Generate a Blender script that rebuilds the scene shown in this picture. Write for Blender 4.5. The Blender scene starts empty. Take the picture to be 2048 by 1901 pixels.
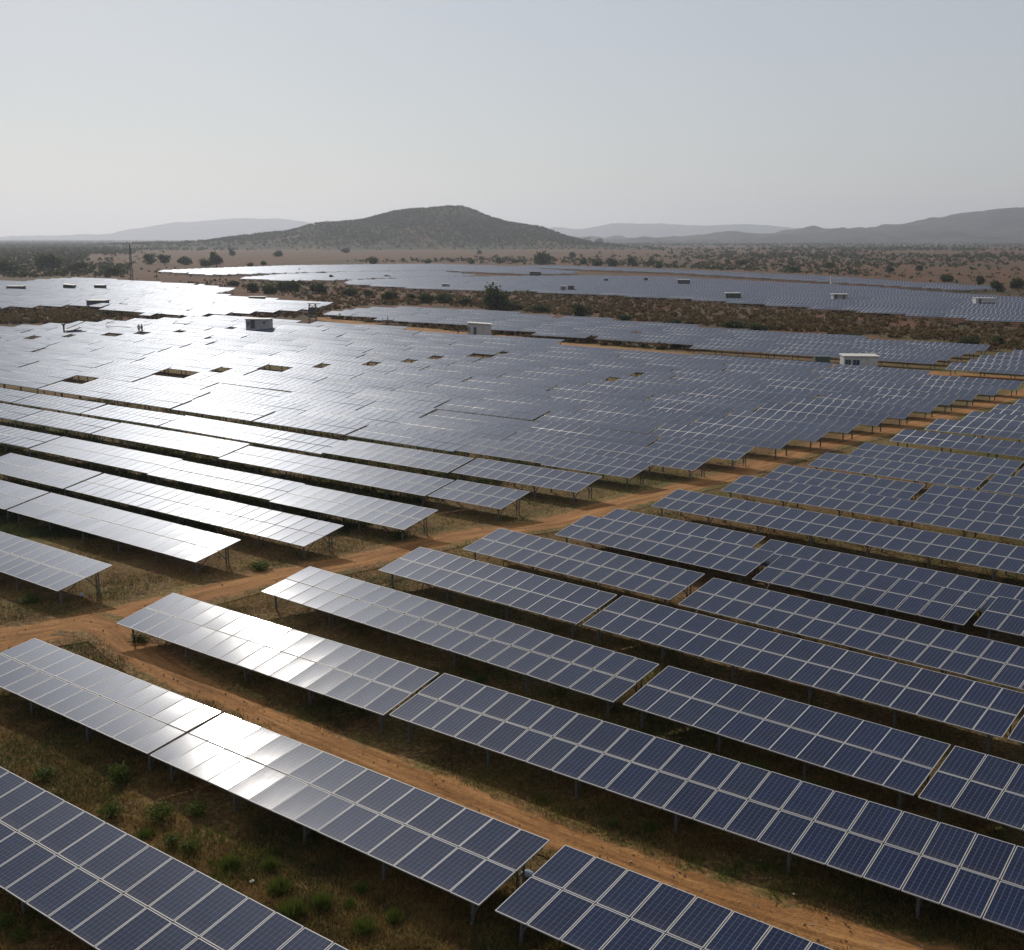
import bpy, math, random
import numpy as np
from mathutils import Vector, Matrix

# ------------------------------------------------------------------ camera, sky, sun, exposure
sc = bpy.context.scene
COL = sc.collection
PITCH, FPX, CAMZ = math.radians(11.72), 2285.9, 17.4
cd = bpy.data.cameras.new('camera'); cam = bpy.data.objects.new('camera', cd); COL.objects.link(cam)
cd.sensor_width = 36.0; cd.lens = 36.0 * FPX / 2048.0; cd.clip_start = 0.5; cd.clip_end = 60000.0
cam.location = (0, 0, CAMZ); cam.rotation_euler = (math.pi / 2 - PITCH, 0, 0)
sc.camera = cam

SUN_EL, SUN_AZ = math.radians(31.0), math.radians(-22.0)      # azimuth from +Y towards +X
world = bpy.data.worlds.new('World'); sc.world = world; world.use_nodes = True
wt = world.node_tree; wt.nodes.clear()
sky = wt.nodes.new('ShaderNodeTexSky'); sky.sky_type = 'NISHITA'; sky.sun_disc = False
sky.sun_elevation = SUN_EL; sky.sun_rotation = SUN_AZ
sky.altitude = 0.0; sky.air_density = 1.1; sky.dust_density = 0.55; sky.ozone_density = 3.0
bg = wt.nodes.new('ShaderNodeBackground'); bg.inputs['Strength'].default_value = 0.060
wo = wt.nodes.new('ShaderNodeOutputWorld')
veil = wt.nodes.new('ShaderNodeMix'); veil.data_type = 'RGBA'      # thin even high haze over the clear sky
veil.inputs[0].default_value = .58; veil.inputs[7].default_value = (10.6, 10.5, 10.6, 1)
wt.links.new(sky.outputs['Color'], veil.inputs[6]); wt.links.new(veil.outputs[2], bg.inputs['Color']); wt.links.new(bg.outputs['Background'], wo.inputs['Surface'])

sdir = Vector((math.sin(SUN_AZ) * math.cos(SUN_EL), math.cos(SUN_AZ) * math.cos(SUN_EL), math.sin(SUN_EL)))
sl = bpy.data.lights.new('sun', 'SUN'); sl.energy = 3.2; sl.angle = math.radians(0.5); sl.color = (1.0, 0.92, 0.81)
sun = bpy.data.objects.new('sun', sl); COL.objects.link(sun)
sun.rotation_euler = sdir.to_track_quat('Z', 'Y').to_euler(); sun.location = sdir * 200

sc.render.engine = 'CYCLES'
sc.view_settings.view_transform = 'Standard'; sc.view_settings.look = 'None'
sc.view_settings.exposure = 0.0; sc.view_settings.gamma = 1.0; sc.view_settings.use_curve_mapping = False
sc.cycles.use_denoising = True
sc.cycles.volume_bounces = 0; sc.cycles.max_bounces = 6
sc.cycles.sample_clamp_indirect = 4.0

random.seed(7); rng = np.random.default_rng(7)

# ------------------------------------------------------------------ helpers
def at(x, y, z=0.0):
    """photo pixel (2048 wide) -> world point on the level z"""
    dx = (x - 1024.0) / FPX; dy = -(y - 950.5) / FPX
    c, s = math.cos(PITCH), math.sin(PITCH)
    d = Vector((dx, c + dy * s, -s + dy * c))
    k = (z - CAMZ) / d.z
    return Vector((d.x * k, d.y * k, z))

def px(P):
    c, s = math.cos(PITCH), math.sin(PITCH)
    dz = P[2] - CAMZ; d = P[1] * c - dz * s
    if d < 1: return None
    return (1024 + FPX * P[0] / d, 950.5 - FPX * (P[1] * s + dz * c) / d, d)

def tag(o, label=None, cat=None, group=None, kind=None):
    if label: o['label'] = label
    if cat: o['category'] = cat
    if group: o['group'] = group
    if kind: o['kind'] = kind
    return o

def mesh_np(name, V, F, mats=None, midx=None, uv=None, smooth=False):
    me = bpy.data.meshes.new(name)
    V = np.asarray(V, np.float32)
    if isinstance(F, np.ndarray):
        nf, k = F.shape
        me.vertices.add(len(V)); me.vertices.foreach_set('co', V.ravel())
        me.loops.add(nf * k); me.loops.foreach_set('vertex_index', F.ravel().astype(np.int32))
        me.polygons.add(nf); me.polygons.foreach_set('loop_start', np.arange(0, nf * k, k, dtype=np.int32))
        me.polygons.foreach_set('loop_total', np.full(nf, k, np.int32))
        me.update(calc_edges=True)
    else:
        me.from_pydata([tuple(v) for v in V.tolist()], [], F)
    for m in (mats or []): me.materials.append(m)
    if midx is not None: me.polygons.foreach_set('material_index', np.asarray(midx, np.int32))
    if uv is not None:
        l = me.uv_layers.new(name='UVMap'); l.data.foreach_set('uv', np.asarray(uv, np.float32).ravel())
    if smooth: me.polygons.foreach_set('use_smooth', np.ones(len(me.polygons), bool))
    me.update()
    return me

def link(name, data, parent=None, loc=None, rot=None):
    o = bpy.data.objects.new(name, data); COL.objects.link(o)
    if parent: o.parent = parent
    if loc is not None: o.location = loc
    if rot is not None: o.rotation_euler = rot
    return o

class MB:
    """collects boxes, bars, tubes and quads; mesh() makes ONE mesh"""
    def __init__(s): s.v = []; s.f = []; s.m = []; s.uv = {}
    def box(s, c, size, rot=None, m=0):
        x, y, z = [k / 2 for k in size]; b = len(s.v)
        for q in ((-x,-y,-z),(x,-y,-z),(x,y,-z),(-x,y,-z),(-x,-y,z),(x,-y,z),(x,y,z),(-x,y,z)):
            p = Vector(q)
            if rot is not None: p = rot @ p
            s.v.append(tuple(p + Vector(c)))
        for f in ((3,2,1,0),(4,5,6,7),(0,1,5,4),(1,2,6,5),(2,3,7,6),(3,0,4,7)):
            s.f.append(tuple(b + i for i in f)); s.m.append(m)
        return s
    def bar(s, a, b, w, h=None, m=0):
        a, b = Vector(a), Vector(b); d = b - a
        q = d.to_track_quat('Z', 'Y').to_matrix()
        return s.box((a + b) / 2, (w, h or w, d.length), q, m)
    def quad(s, pts, m=0):
        b = len(s.v); s.v += [tuple(p) for p in pts]; s.f.append(tuple(range(b, b + len(pts)))); s.m.append(m); return s
    def cyl(s, a, b, r0, r1=None, n=10, m=0):
        a, b = Vector(a), Vector(b); r1 = r0 if r1 is None else r1
        q = (b - a).to_track_quat('Z', 'Y').to_matrix(); k = len(s.v)
        for (c, r) in ((a, r0), (b, r1)):
            for i in range(n):
                t = 2 * math.pi * i / n; s.v.append(tuple(c + q @ Vector((r * math.cos(t), r * math.sin(t), 0))))
        for i in range(n): s.f.append((k+i, k+(i+1)%n, k+n+(i+1)%n, k+n+i)); s.m.append(m)
        s.f.append(tuple(k + n - 1 - i for i in range(n))); s.m.append(m)
        s.f.append(tuple(k + n + i for i in range(n))); s.m.append(m)
        return s
    def mesh(s, name, mats, smooth=False):
        return mesh_np(name, np.array(s.v), s.f, mats if isinstance(mats, (list, tuple)) else [mats], s.m, smooth=smooth)
    def build(s, name, mats, parent=None, loc=None, rot=None, smooth=False):
        return link(name, s.mesh(name, mats, smooth), parent, loc, rot)

def vnoise(x, y, seed=0):
    """vectorised smooth value noise, -1..1"""
    xi = np.floor(x).astype(np.int64); yi = np.floor(y).astype(np.int64); fx = x - xi; fy = y - yi
    def h(a, b):
        n = (a * 374761393 + b * 668265263 + seed * 1442695041) & 0xffffffff
        n = ((n ^ (n >> 13)) * 1274126177) & 0xffffffff
        return ((n ^ (n >> 16)) & 0xffff) / 32767.5 - 1
    u = fx * fx * (3 - 2 * fx); w = fy * fy * (3 - 2 * fy)
    return (h(xi, yi) * (1-u) + h(xi+1, yi) * u) * (1-w) + (h(xi, yi+1) * (1-u) + h(xi+1, yi+1) * u) * w
def fbm(x, y, seed=0, oct=4):
    r = 0; a = 1; s = 0
    for i in range(oct): r = r + a * vnoise(x, y, seed + i * 17); s += a; x = x * 2.03 + 5.1; y = y * 2.03 - 3.7; a *= .5
    return r / s

# ------------------------------------------------------------------ materials
def newmat(name):
    m = bpy.data.materials.new(name); m.use_nodes = True
    nt = m.node_tree; b = nt.nodes['Principled BSDF']
    return m, nt, b
def N(nt, t, **kw):
    n = nt.nodes.new(t)
    for k, v in kw.items():
        if k.startswith('i_'):
            key = k[2:]; key = int(key) if key.isdigit() else key
            n.inputs[key].default_value = v
        else: setattr(n, k, v)
    return n
def L(nt, a, b): nt.links.new(a, b)
def math_(nt, op, a, b=None, c=None, clamp=False):
    n = N(nt, 'ShaderNodeMath', operation=op, use_clamp=clamp)
    for i, v in enumerate((a, b, c)):
        if v is None: continue
        if isinstance(v, (int, float)): n.inputs[i].default_value = v
        else: L(nt, v, n.inputs[i])
    return n.outputs[0]
def ramp(nt, fac, stops):
    r = N(nt, 'ShaderNodeValToRGB'); e = r.color_ramp.elements
    while len(e) < len(stops): e.new(0.5)
    for i, (p, c) in enumerate(stops): e[i].position = p; e[i].color = (*c, 1) if len(c) == 3 else c
    L(nt, fac, r.inputs['Fac']); return r.outputs['Color']
def mix(nt, fac, a, b, bt='MIX'):
    n = N(nt, 'ShaderNodeMix', data_type='RGBA', blend_type=bt)
    if isinstance(fac, (int, float)): n.inputs[0].default_value = fac
    else: L(nt, fac, n.inputs[0])
    for i, v in ((6, a), (7, b)):
        if isinstance(v, tuple): n.inputs[i].default_value = (*v, 1)
        else: L(nt, v, n.inputs[i])
    return n.outputs[2]
def noise(nt, vec, scale, detail=4, rough=.55, dist=0.0):
    n = N(nt, 'ShaderNodeTexNoise'); n.inputs['Scale'].default_value = scale; n.inputs['Detail'].default_value = detail
    n.inputs['Roughness'].default_value = rough; n.inputs['Distortion'].default_value = dist
    if vec is not None: L(nt, vec, n.inputs['Vector'])
    return n.outputs['Fac']
def simple(name, col, rough=.6, metal=0.0, nscale=0, namp=.25):
    m, nt, b = newmat(name)
    b.inputs['Roughness'].default_value = rough; b.inputs['Metallic'].default_value = metal
    if nscale:
        tc = N(nt, 'ShaderNodeTexCoord'); f = noise(nt, tc.outputs['Object'], nscale, 5)
        d = tuple(c * (1 - namp) for c in col); e = tuple(min(1, c * (1 + namp)) for c in col)
        L(nt, ramp(nt, f, [(.3, d), (.7, e)]), b.inputs['Base Color'])
    else: b.inputs['Base Color'].default_value = (*col, 1)
    return m

M = {}
M['alu'] = simple('anodised_aluminium', (.46, .46, .46), .6, .1)
M['steel'] = simple('galvanised_steel', (.13, .13, .13), .6, .3, 8)
M['back'] = simple('panel_underside', (.10, .10, .11), .6)

def glass_mat():
    m, nt, b = newmat('solar_cells_under_glass')
    uvn = N(nt, 'ShaderNodeUVMap'); sep = N(nt, 'ShaderNodeSeparateXYZ'); L(nt, uvn.outputs['UV'], sep.inputs[0])
    U, Vv = sep.outputs[0], sep.outputs[1]
    def line(c, n, w, off=0.0):                     # 1 on the gap between cells
        f = math_(nt, 'FRACT', math_(nt, 'ADD', math_(nt, 'MULTIPLY', c, n), off))
        d = math_(nt, 'ABSOLUTE', math_(nt, 'SUBTRACT', f, .5))
        return math_(nt, 'GREATER_THAN', d, .5 - w / 2)
    gx = line(U, 6.0, .045); gy = line(Vv, 10.0, .03)
    bx = line(U, 18.0, .05, .5)                      # bus bars
    gap = math_(nt, 'MAXIMUM', gx, math_(nt, 'MULTIPLY', gy, .55))
    gap = math_(nt, 'MAXIMUM', gap, math_(nt, 'MULTIPLY', bx, .12))
    geo = N(nt, 'ShaderNodeNewGeometry'); oi = N(nt, 'ShaderNodeObjectInfo')
    # polycrystalline mottling + module to module tone
    f1 = noise(nt, geo.outputs['Position'], 3.0, 3, .6)
    f2 = noise(nt, geo.outputs['Position'], .35, 2)
    cell = ramp(nt, f1, [(.3, (.003, .010, .038)), (.7, (.005, .017, .062))])
    cell = mix(nt, math_(nt, 'MULTIPLY', f2, .35), cell, (.007, .012, .040))
    tone = math_(nt, 'FRACT', math_(nt, 'ADD', oi.outputs['Random'], geo.outputs['Random Per Island']))
    cell = mix(nt, 1.0, cell, ramp(nt, tone, [(0, (.72, .74, .80)), (.5, (1, 1, 1)), (1, (1.0, 1.0, 1.0))]), 'MULTIPLY')
    cell = mix(nt, math_(nt, 'GREATER_THAN', tone, .86), cell, mix(nt, 1.0, cell, (1.5, 1.15, .95), 'MULTIPLY'))
    dust = noise(nt, geo.outputs['Position'], .9, 5, .65)
    low = math_(nt, 'POWER', math_(nt, 'SUBTRACT', 1.0, Vv), 14.0)       # dust settles along the lower frame edge
    dust = math_(nt, 'ADD', dust, math_(nt, 'MULTIPLY', low, math_(nt, 'MULTIPLY', noise(nt, geo.outputs['Position'], 4.0, 4, .7), 9.0)))
    col = mix(nt, math_(nt, 'MULTIPLY', gap, .42), cell, (.42, .45, .50))
    col = mix(nt, math_(nt, 'MULTIPLY', dust, .018), col, (.42, .33, .24))
    L(nt, col, b.inputs['Base Color'])
    b.inputs['Specular IOR Level'].default_value = .042
    b.inputs['Specular Tint'].default_value = (.66, .83, 1.0, 1)
    b.inputs['IOR'].default_value = 1.5
    # streaks run up the slope of the module: a stretched bump
    mp = N(nt, 'ShaderNodeMapping'); L(nt, uvn.outputs['UV'], mp.inputs['Vector']); mp.inputs['Scale'].default_value = (26, .8, 1)
    add = N(nt, 'ShaderNodeVectorMath', operation='ADD')
    wmul = N(nt, 'ShaderNodeVectorMath', operation='SCALE'); wmul.inputs['Scale'].default_value = .13
    L(nt, geo.outputs['Position'], wmul.inputs[0]); L(nt, mp.outputs[0], add.inputs[0]); L(nt, wmul.outputs[0], add.inputs[1])
    st = noise(nt, add.outputs[0], 1.0, 3, .6)
    rr = math_(nt, 'MULTIPLY_ADD', st, .12, .38)
    L(nt, rr, b.inputs['Roughness'])
    b.inputs['Coat Weight'].default_value = 0.26
    b.inputs['Coat Roughness'].default_value = .10
    # sag of the sheet between its frame edges
    sag = math_(nt, 'MULTIPLY', math_(nt, 'POWER', math_(nt, 'ABSOLUTE', math_(nt, 'SUBTRACT', U, .5)), 2.0), .020)
    hgt = math_(nt, 'ADD', math_(nt, 'MULTIPLY', st, .0012), sag)
    bp = N(nt, 'ShaderNodeBump'); bp.inputs['Strength'].default_value = .55; bp.inputs['Distance'].default_value = 1.0
    L(nt, hgt, bp.inputs['Height'])
    # dark cells under glass: a dusty broad sheen and a clear narrow one, both faintly blue from the anti-reflex layer
    b.inputs['Specular IOR Level'].default_value = 0.0; b.inputs['Coat Weight'].default_value = 0.0; b.inputs['Roughness'].default_value = 1.0
    for l in list(b.inputs['Roughness'].links): nt.links.remove(l)
    def sheen(rough, col, ior, k, below, cap=1.0):
        g = N(nt, 'ShaderNodeBsdfGlossy'); g.inputs['Color'].default_value = (*col, 1); L(nt, bp.outputs[0], g.inputs['Normal'])
        if isinstance(rough, float): g.inputs['Roughness'].default_value = rough
        else: L(nt, rough, g.inputs['Roughness'])
        f = N(nt, 'ShaderNodeFresnel'); f.inputs['IOR'].default_value = ior; L(nt, bp.outputs[0], f.inputs['Normal'])
        x = N(nt, 'ShaderNodeMixShader'); L(nt, math_(nt, 'MINIMUM', math_(nt, 'MULTIPLY', f.outputs[0], k), cap), x.inputs[0]); L(nt, below, x.inputs[1]); L(nt, g.outputs[0], x.inputs[2])
        return x.outputs[0]
    o = sheen(rr, (.80, .875, 1.0), 1.13, 1.0, b.outputs[0], .085)
    o = sheen(.11, (.95, .97, 1.0), 1.5, .36, o)
    L(nt, o, nt.nodes['Material Output'].inputs['Surface'])
    return m
M['glass'] = glass_mat()

def ground_cols(nt, pos):
    """soil, dry grass and green growth, shared by ground and track edges"""
    big = noise(nt, pos, .035, 4, .6); med = noise(nt, pos, .35, 6, .65, .6); fine = noise(nt, pos, 5.0, 6, .75)
    soil = ramp(nt, fine, [(.30, (.030, .015, .006)), (.5, (.15, .080, .032)), (.70, (.36, .22, .10))])
    dry = ramp(nt, fine, [(.30, (.042, .028, .008)), (.52, (.19, .125, .040)), (.70, (.40, .29, .11))])
    grn = ramp(nt, fine, [(.30, (.018, .024, .004)), (.52, (.075, .085, .016)), (.72, (.17, .17, .040))])
    c = mix(nt, ramp(nt, med, [(.42, (0, 0, 0)), (.6, (1, 1, 1))]), soil, dry)
    gm = math_(nt, 'ADD', math_(nt, 'MULTIPLY', big, .6), math_(nt, 'MULTIPLY', noise(nt, pos, .6, 5, .7), .5))
    c = mix(nt, ramp(nt, gm, [(.52, (0, 0, 0)), (.66, (.85, .85, .85))]), c, grn)
    return c, fine, med

def ground_mat():
    m, nt, b = newmat('dry_earth_and_grass')
    geo = N(nt, 'ShaderNodeNewGeometry'); pos = geo.outputs['Position']
    c, fine, med = ground_cols(nt, pos)
    # beyond the solar field: red-brown pasture broken by dark scrub, in patches of its own
    mp = N(nt, 'ShaderNodeMapping'); L(nt, pos, mp.inputs['Vector']); mp.inputs['Scale'].default_value = (1.0, .35, 1)
    fb = noise(nt, mp.outputs[0], .012, 6, .65); fs = noise(nt, mp.outputs[0], .16, 7, .75)
    far = ramp(nt, fb, [(.38, (.100, .036, .014)), (.5, (.120, .047, .019)), (.58, (.072, .042, .017)), (.68, (.036, .034, .013))])
    far = mix(nt, ramp(nt, fs, [(.47, (0, 0, 0)), (.58, (.8, .8, .8))]), far, (.032, .036, .016))
    sp = N(nt, 'ShaderNodeSeparateXYZ'); L(nt, pos, sp.inputs[0])
    dist = math_(nt, 'ADD', sp.outputs[1], math_(nt, 'MULTIPLY', math_(nt, 'SUBTRACT', fb, .5), 160.0))
    c = mix(nt, ramp(nt, math_(nt, 'DIVIDE', dist, 1000.0), [(.15, (0, 0, 0)), (.24, (1, 1, 1))]), c, far)
    # far lowland is mostly wooded
    wood = ramp(nt, math_(nt, 'DIVIDE', dist, 5000.0), [(.38, (0, 0, 0)), (.60, (.8, .8, .8))])
    c = mix(nt, wood, c, (.040, .048, .028))
    L(nt, c, b.inputs['Base Color']); b.inputs['Roughness'].default_value = .95
    b.inputs['Specular IOR Level'].default_value = .15
    bp = N(nt, 'ShaderNodeBump'); bp.inputs['Strength'].default_value = 1.0; bp.inputs['Distance'].default_value = .16
    L(nt, math_(nt, 'ADD', fine, math_(nt, 'MULTIPLY', med, 1.5)), bp.inputs['Height']); L(nt, bp.outputs[0], b.inputs['Normal'])
    return m
M['ground'] = ground_mat()

def track_mat():
    m, nt, b = newmat('orange_dirt_track')
    geo = N(nt, 'ShaderNodeNewGeometry'); pos = geo.outputs['Position']
    c, fine, med = ground_cols(nt, pos)
    uvn = N(nt, 'ShaderNodeUVMap'); sp = N(nt, 'ShaderNodeSeparateXYZ'); L(nt, uvn.outputs['UV'], sp.inputs[0])
    v = sp.outputs[1]                                     # 0..1 across
    mp = N(nt, 'ShaderNodeMapping'); L(nt, uvn.outputs['UV'], mp.inputs['Vector']); mp.inputs['Scale'].default_value = (.22, 7, 1)
    rut = noise(nt, mp.outputs[0], 1.0, 5, .65)
    grit = noise(nt, pos, 14.0, 4, .8)
    dirt = ramp(nt, math_(nt, 'ADD', math_(nt, 'ADD', math_(nt, 'MULTIPLY', fine, .25), math_(nt, 'MULTIPLY', grit, .25)), math_(nt, 'MULTIPLY', rut, .50)),
                [(.36, (.095, .042, .013)), (.48, (.25, .118, .040)), (.62, (.44, .23, .088))])
    edge = math_(nt, 'ABSOLUTE', math_(nt, 'SUBTRACT', v, .5))
    e = math_(nt, 'ADD', edge, math_(nt, 'MULTIPLY', math_(nt, 'SUBTRACT', noise(nt, pos, 1.2, 7, .75), .5), .75))
    c = mix(nt, ramp(nt, e, [(.24, (0, 0, 0)), (.36, (1, 1, 1))]), dirt, c)
    L(nt, c, b.inputs['Base Color']); b.inputs['Roughness'].default_value = .95; b.inputs['Specular IOR Level'].default_value = .15
    bp = N(nt, 'ShaderNodeBump'); bp.inputs['Strength'].default_value = .8; bp.inputs['Distance'].default_value = .06
    L(nt, math_(nt, 'ADD', fine, math_(nt, 'MULTIPLY', rut, 2.0)), bp.inputs['Height']); L(nt, bp.outputs[0], b.inputs['Normal'])
    return m
M['track'] = track_mat()

def leaf_mat(name, dark, light, scale=.6, trans=.25):
    m, nt, b = newmat(name)
    geo = N(nt, 'ShaderNodeNewGeometry'); f = noise(nt, geo.outputs['Position'], scale, 3, .6)
    oi = N(nt, 'ShaderNodeObjectInfo')
    g = math_(nt, 'ADD', math_(nt, 'MULTIPLY', f, .8), math_(nt, 'MULTIPLY', geo.outputs['Random Per Island'], .3))
    c = ramp(nt, g, [(.35, dark), (.85, light)])
    L(nt, c, b.inputs['Base Color']); b.inputs['Roughness'].default_value = .8; b.inputs['Specular IOR Level'].default_value = .2
    tr = N(nt, 'ShaderNodeBsdfTranslucent'); L(nt, c, tr.inputs['Color'])
    ms = N(nt, 'ShaderNodeMixShader'); ms.inputs[0].default_value = trans
    L(nt, b.outputs[0], ms.inputs[1]); L(nt, tr.outputs[0], ms.inputs[2])
    L(nt, ms.outputs[0], nt.nodes['Material Output'].inputs['Surface'])
    return m
M['leaf'] = leaf_mat('dark_green_foliage', (.030, .042, .016), (.085, .105, .034), .6, .38)
M['weed'] = leaf_mat('bright_weed_leaves', (.045, .065, .010), (.12, .155, .028), 3, .42)
M['straw'] = leaf_mat('dry_grass_blades', (.11, .068, .022), (.36, .24, .09), .8, .4)
M['scrub'] = leaf_mat('grey_green_scrub', (.030, .036, .011), (.072, .076, .025), .02, .25)
M['bank'] = leaf_mat('dry_brown_scrub', (.080, .050, .020), (.16, .115, .048), .05, .3)
M['bark'] = simple('bark', (.07, .05, .035), .9, 0, 3)
M['stone'] = simple('stone', (.28, .21, .15), .9, 0, 6)
M['white'] = simple('white_painted_metal', (.45, .45, .46), .5, 0, 1.2, .12)
M['grey'] = simple('grey_painted_metal', (.33, .34, .37), .55, 0, 1.2, .15)
M['dark'] = simple('dark_weathered_metal', (.06, .065, .08), .6, 0, 1, .3)
M['green'] = simple('green_painted_metal', (.035, .075, .065), .5, 0, 1.5, .3)
M['roofw'] = simple('pale_roof_sheet', (.50, .49, .46), .6)
M['window'] = simple('blue_window_glass', (.03, .06, .11), .12)
M['sack'] = simple('pale_plastic_sheet', (.35, .42, .52), .35, 0, 5)
M['paper'] = simple('bleached_scrap', (.72, .68, .55), .8)

def hill_mat(name, bare, wood, s, lo=.42, hi=.56):
    m, nt, b = newmat(name)
    geo = N(nt, 'ShaderNodeNewGeometry'); pos = geo.outputs['Position']
    f = noise(nt, pos, s, 6, .65); g = noise(nt, pos, s * 7, 5, .7)
    k = math_(nt, 'ADD', math_(nt, 'MULTIPLY', f, .65), math_(nt, 'MULTIPLY', g, .35))
    L(nt, mix(nt, ramp(nt, k, [(lo, (0, 0, 0)), (hi, (1, 1, 1))]), bare, wood), b.inputs['Base Color'])
    b.inputs['Roughness'].default_value = 1.0; b.inputs['Specular IOR Level'].default_value = .1
    return m
M['hill'] = hill_mat('scrub_covered_hillside', (.16, .075, .035), (.026, .034, .016), .006, .34, .50)
M['farhill'] = hill_mat('distant_wooded_slope', (.050, .045, .038), (.016, .020, .020), .0035)

# ------------------------------------------------------------------ terrain
def height(x, y):
    r = np.hypot(x, y)
    near = np.clip(1 - r / 400, 0, 1)
    h = .05 * fbm(x * .35, y * .35, 3, 4) * near - .02
    far = np.clip((r - 420) / 1500, 0, 1)
    return h + far * .6 * fbm(x * .004, y * .004, 9, 3)

na, nr = 760, 430
rad = np.concatenate([[0.0], np.geomspace(4.0, 14000.0, nr - 1)])
ang = np.linspace(0, 2 * np.pi, na, endpoint=False)
RR, AA = np.meshgrid(rad, ang, indexing='ij')
GX, GY = RR * np.sin(AA), RR * np.cos(AA)
GV = np.stack([GX.ravel(), GY.ravel(), height(GX, GY).ravel()], -1)
i = np.arange(nr - 1)[:, None] * na; j = np.arange(na)[None, :]; j2 = (j + 1) % na
GF = np.stack([i + j, i + j2, i + na + j2, i + na + j], -1).reshape(-1, 4)
tag(link('ground', mesh_np('ground', GV, GF[:, ::-1], [M['ground']], smooth=True)), 'brown earth with dry grass and green patches', kind='structure')

def ribbon(name, pts, widths, z=.03, label=None):
    P = [at(*p) for p in pts]; out = []; ws = []
    for k in range(len(P) - 1):                      # Catmull-Rom
        p0 = P[max(k-1, 0)]; p1 = P[k]; p2 = P[k+1]; p3 = P[min(k+2, len(P)-1)]
        n = max(2, int((p2 - p1).length / 1.2))
        for t in np.arange(n) / n:
            out.append(.5 * ((2*p1) + (p2-p0)*t + (2*p0-5*p1+4*p2-p3)*t*t + (-p0+3*p1-3*p2+p3)*t**3))
            ws.append(widths[k] * (1-t) + widths[k+1] * t)
    out.append(P[-1]); ws.append(widths[-1])
    V = []; UV = []; s = 0; K = 9
    for q, p in enumerate(out):
        d = (out[min(q+1, len(out)-1)] - out[max(q-1, 0)]).normalized(); nrm = Vector((-d.y, d.x, 0))
        if q: s += (p - out[q-1]).length
        for k in range(K):
            f = k / (K - 1); w = p + nrm * (f - .5) * ws[q]
            V.append((w.x, w.y)); UV.append((s, f))
    V = np.array(V); Z = height(V[:, 0], V[:, 1]) + z
    V3 = np.column_stack([V, Z]); UV = np.array(UV)
    a = np.arange(len(out) - 1)[:, None] * K; b = np.arange(K - 1)[None, :]
    F = np.stack([a + b, a + K + b, a + K + b + 1, a + b + 1], -1).reshape(-1, 4)
    o = link(name, mesh_np(name, V3, F[:, ::-1], [M['track']], uv=UV[F[:, ::-1].ravel()], smooth=True))
    tag(o, label, kind='structure'); TRACKS.append([(p.x, p.y, w) for p, w in zip(out, ws)])
    return o
TRACKS = []
S_ = 1.0286
def D(*l): return [(x * S_, y * S_) for x, y in l]      # coordinates read off the 1991 px view
ribbon('dirt_track', D((-120, 1262), (0, 1243), (130, 1222), (240, 1190), (370, 1163), (500, 1130), (610, 1108), (690, 1092), (790, 1068), (880, 1045), (980, 1030), (1070, 1018), (1170, 990), (1270, 962), (1340, 945), (1420, 925), (1480, 903), (1560, 878), (1650, 855), (1750, 832), (1850, 806), (1930, 782), (1991, 764), (2080, 742)),
       [4.6]*3 + [3.8]*21, .028, 'main orange dirt track crossing between the two fields')
ribbon('dirt_track', D((150, 1212), (215, 1225), (262, 1262), (330, 1308), (420, 1350), (520, 1395), (620, 1440), (730, 1482), (850, 1530), (960, 1578), (1080, 1628), (1200, 1668), (1320, 1715), (1450, 1762), (1600, 1808), (1750, 1848), (1900, 1890)),
       [3.6] + [2.7]*3 + [2.2]*13, .036, 'narrow side track curving down between two rows of tables')
ribbon('dirt_track', D((620, 618), (700, 630), (820, 642), (950, 652), (1080, 668), (1200, 680), (1340, 693), (1480, 703), (1620, 712), (1760, 722), (1880, 732), (1991, 738), (2100, 744)),
       [7]*5 + [8]*8, .05, 'service track behind the big field')
tag(TRK_O := bpy.data.objects['dirt_track'], 'main orange dirt track crossing between the two fields')

def on_track(x, y, slack=.36):
    m = np.zeros(len(x), bool)
    for tr in TRACKS[:2]:
        T = np.array(tr)
        for k in range(0, len(T), 1):
            if T[k, 1] > 110: continue
            m |= (x - T[k, 0])**2 + (y - T[k, 1])**2 < (T[k, 2] * slack)**2
    return m

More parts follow.
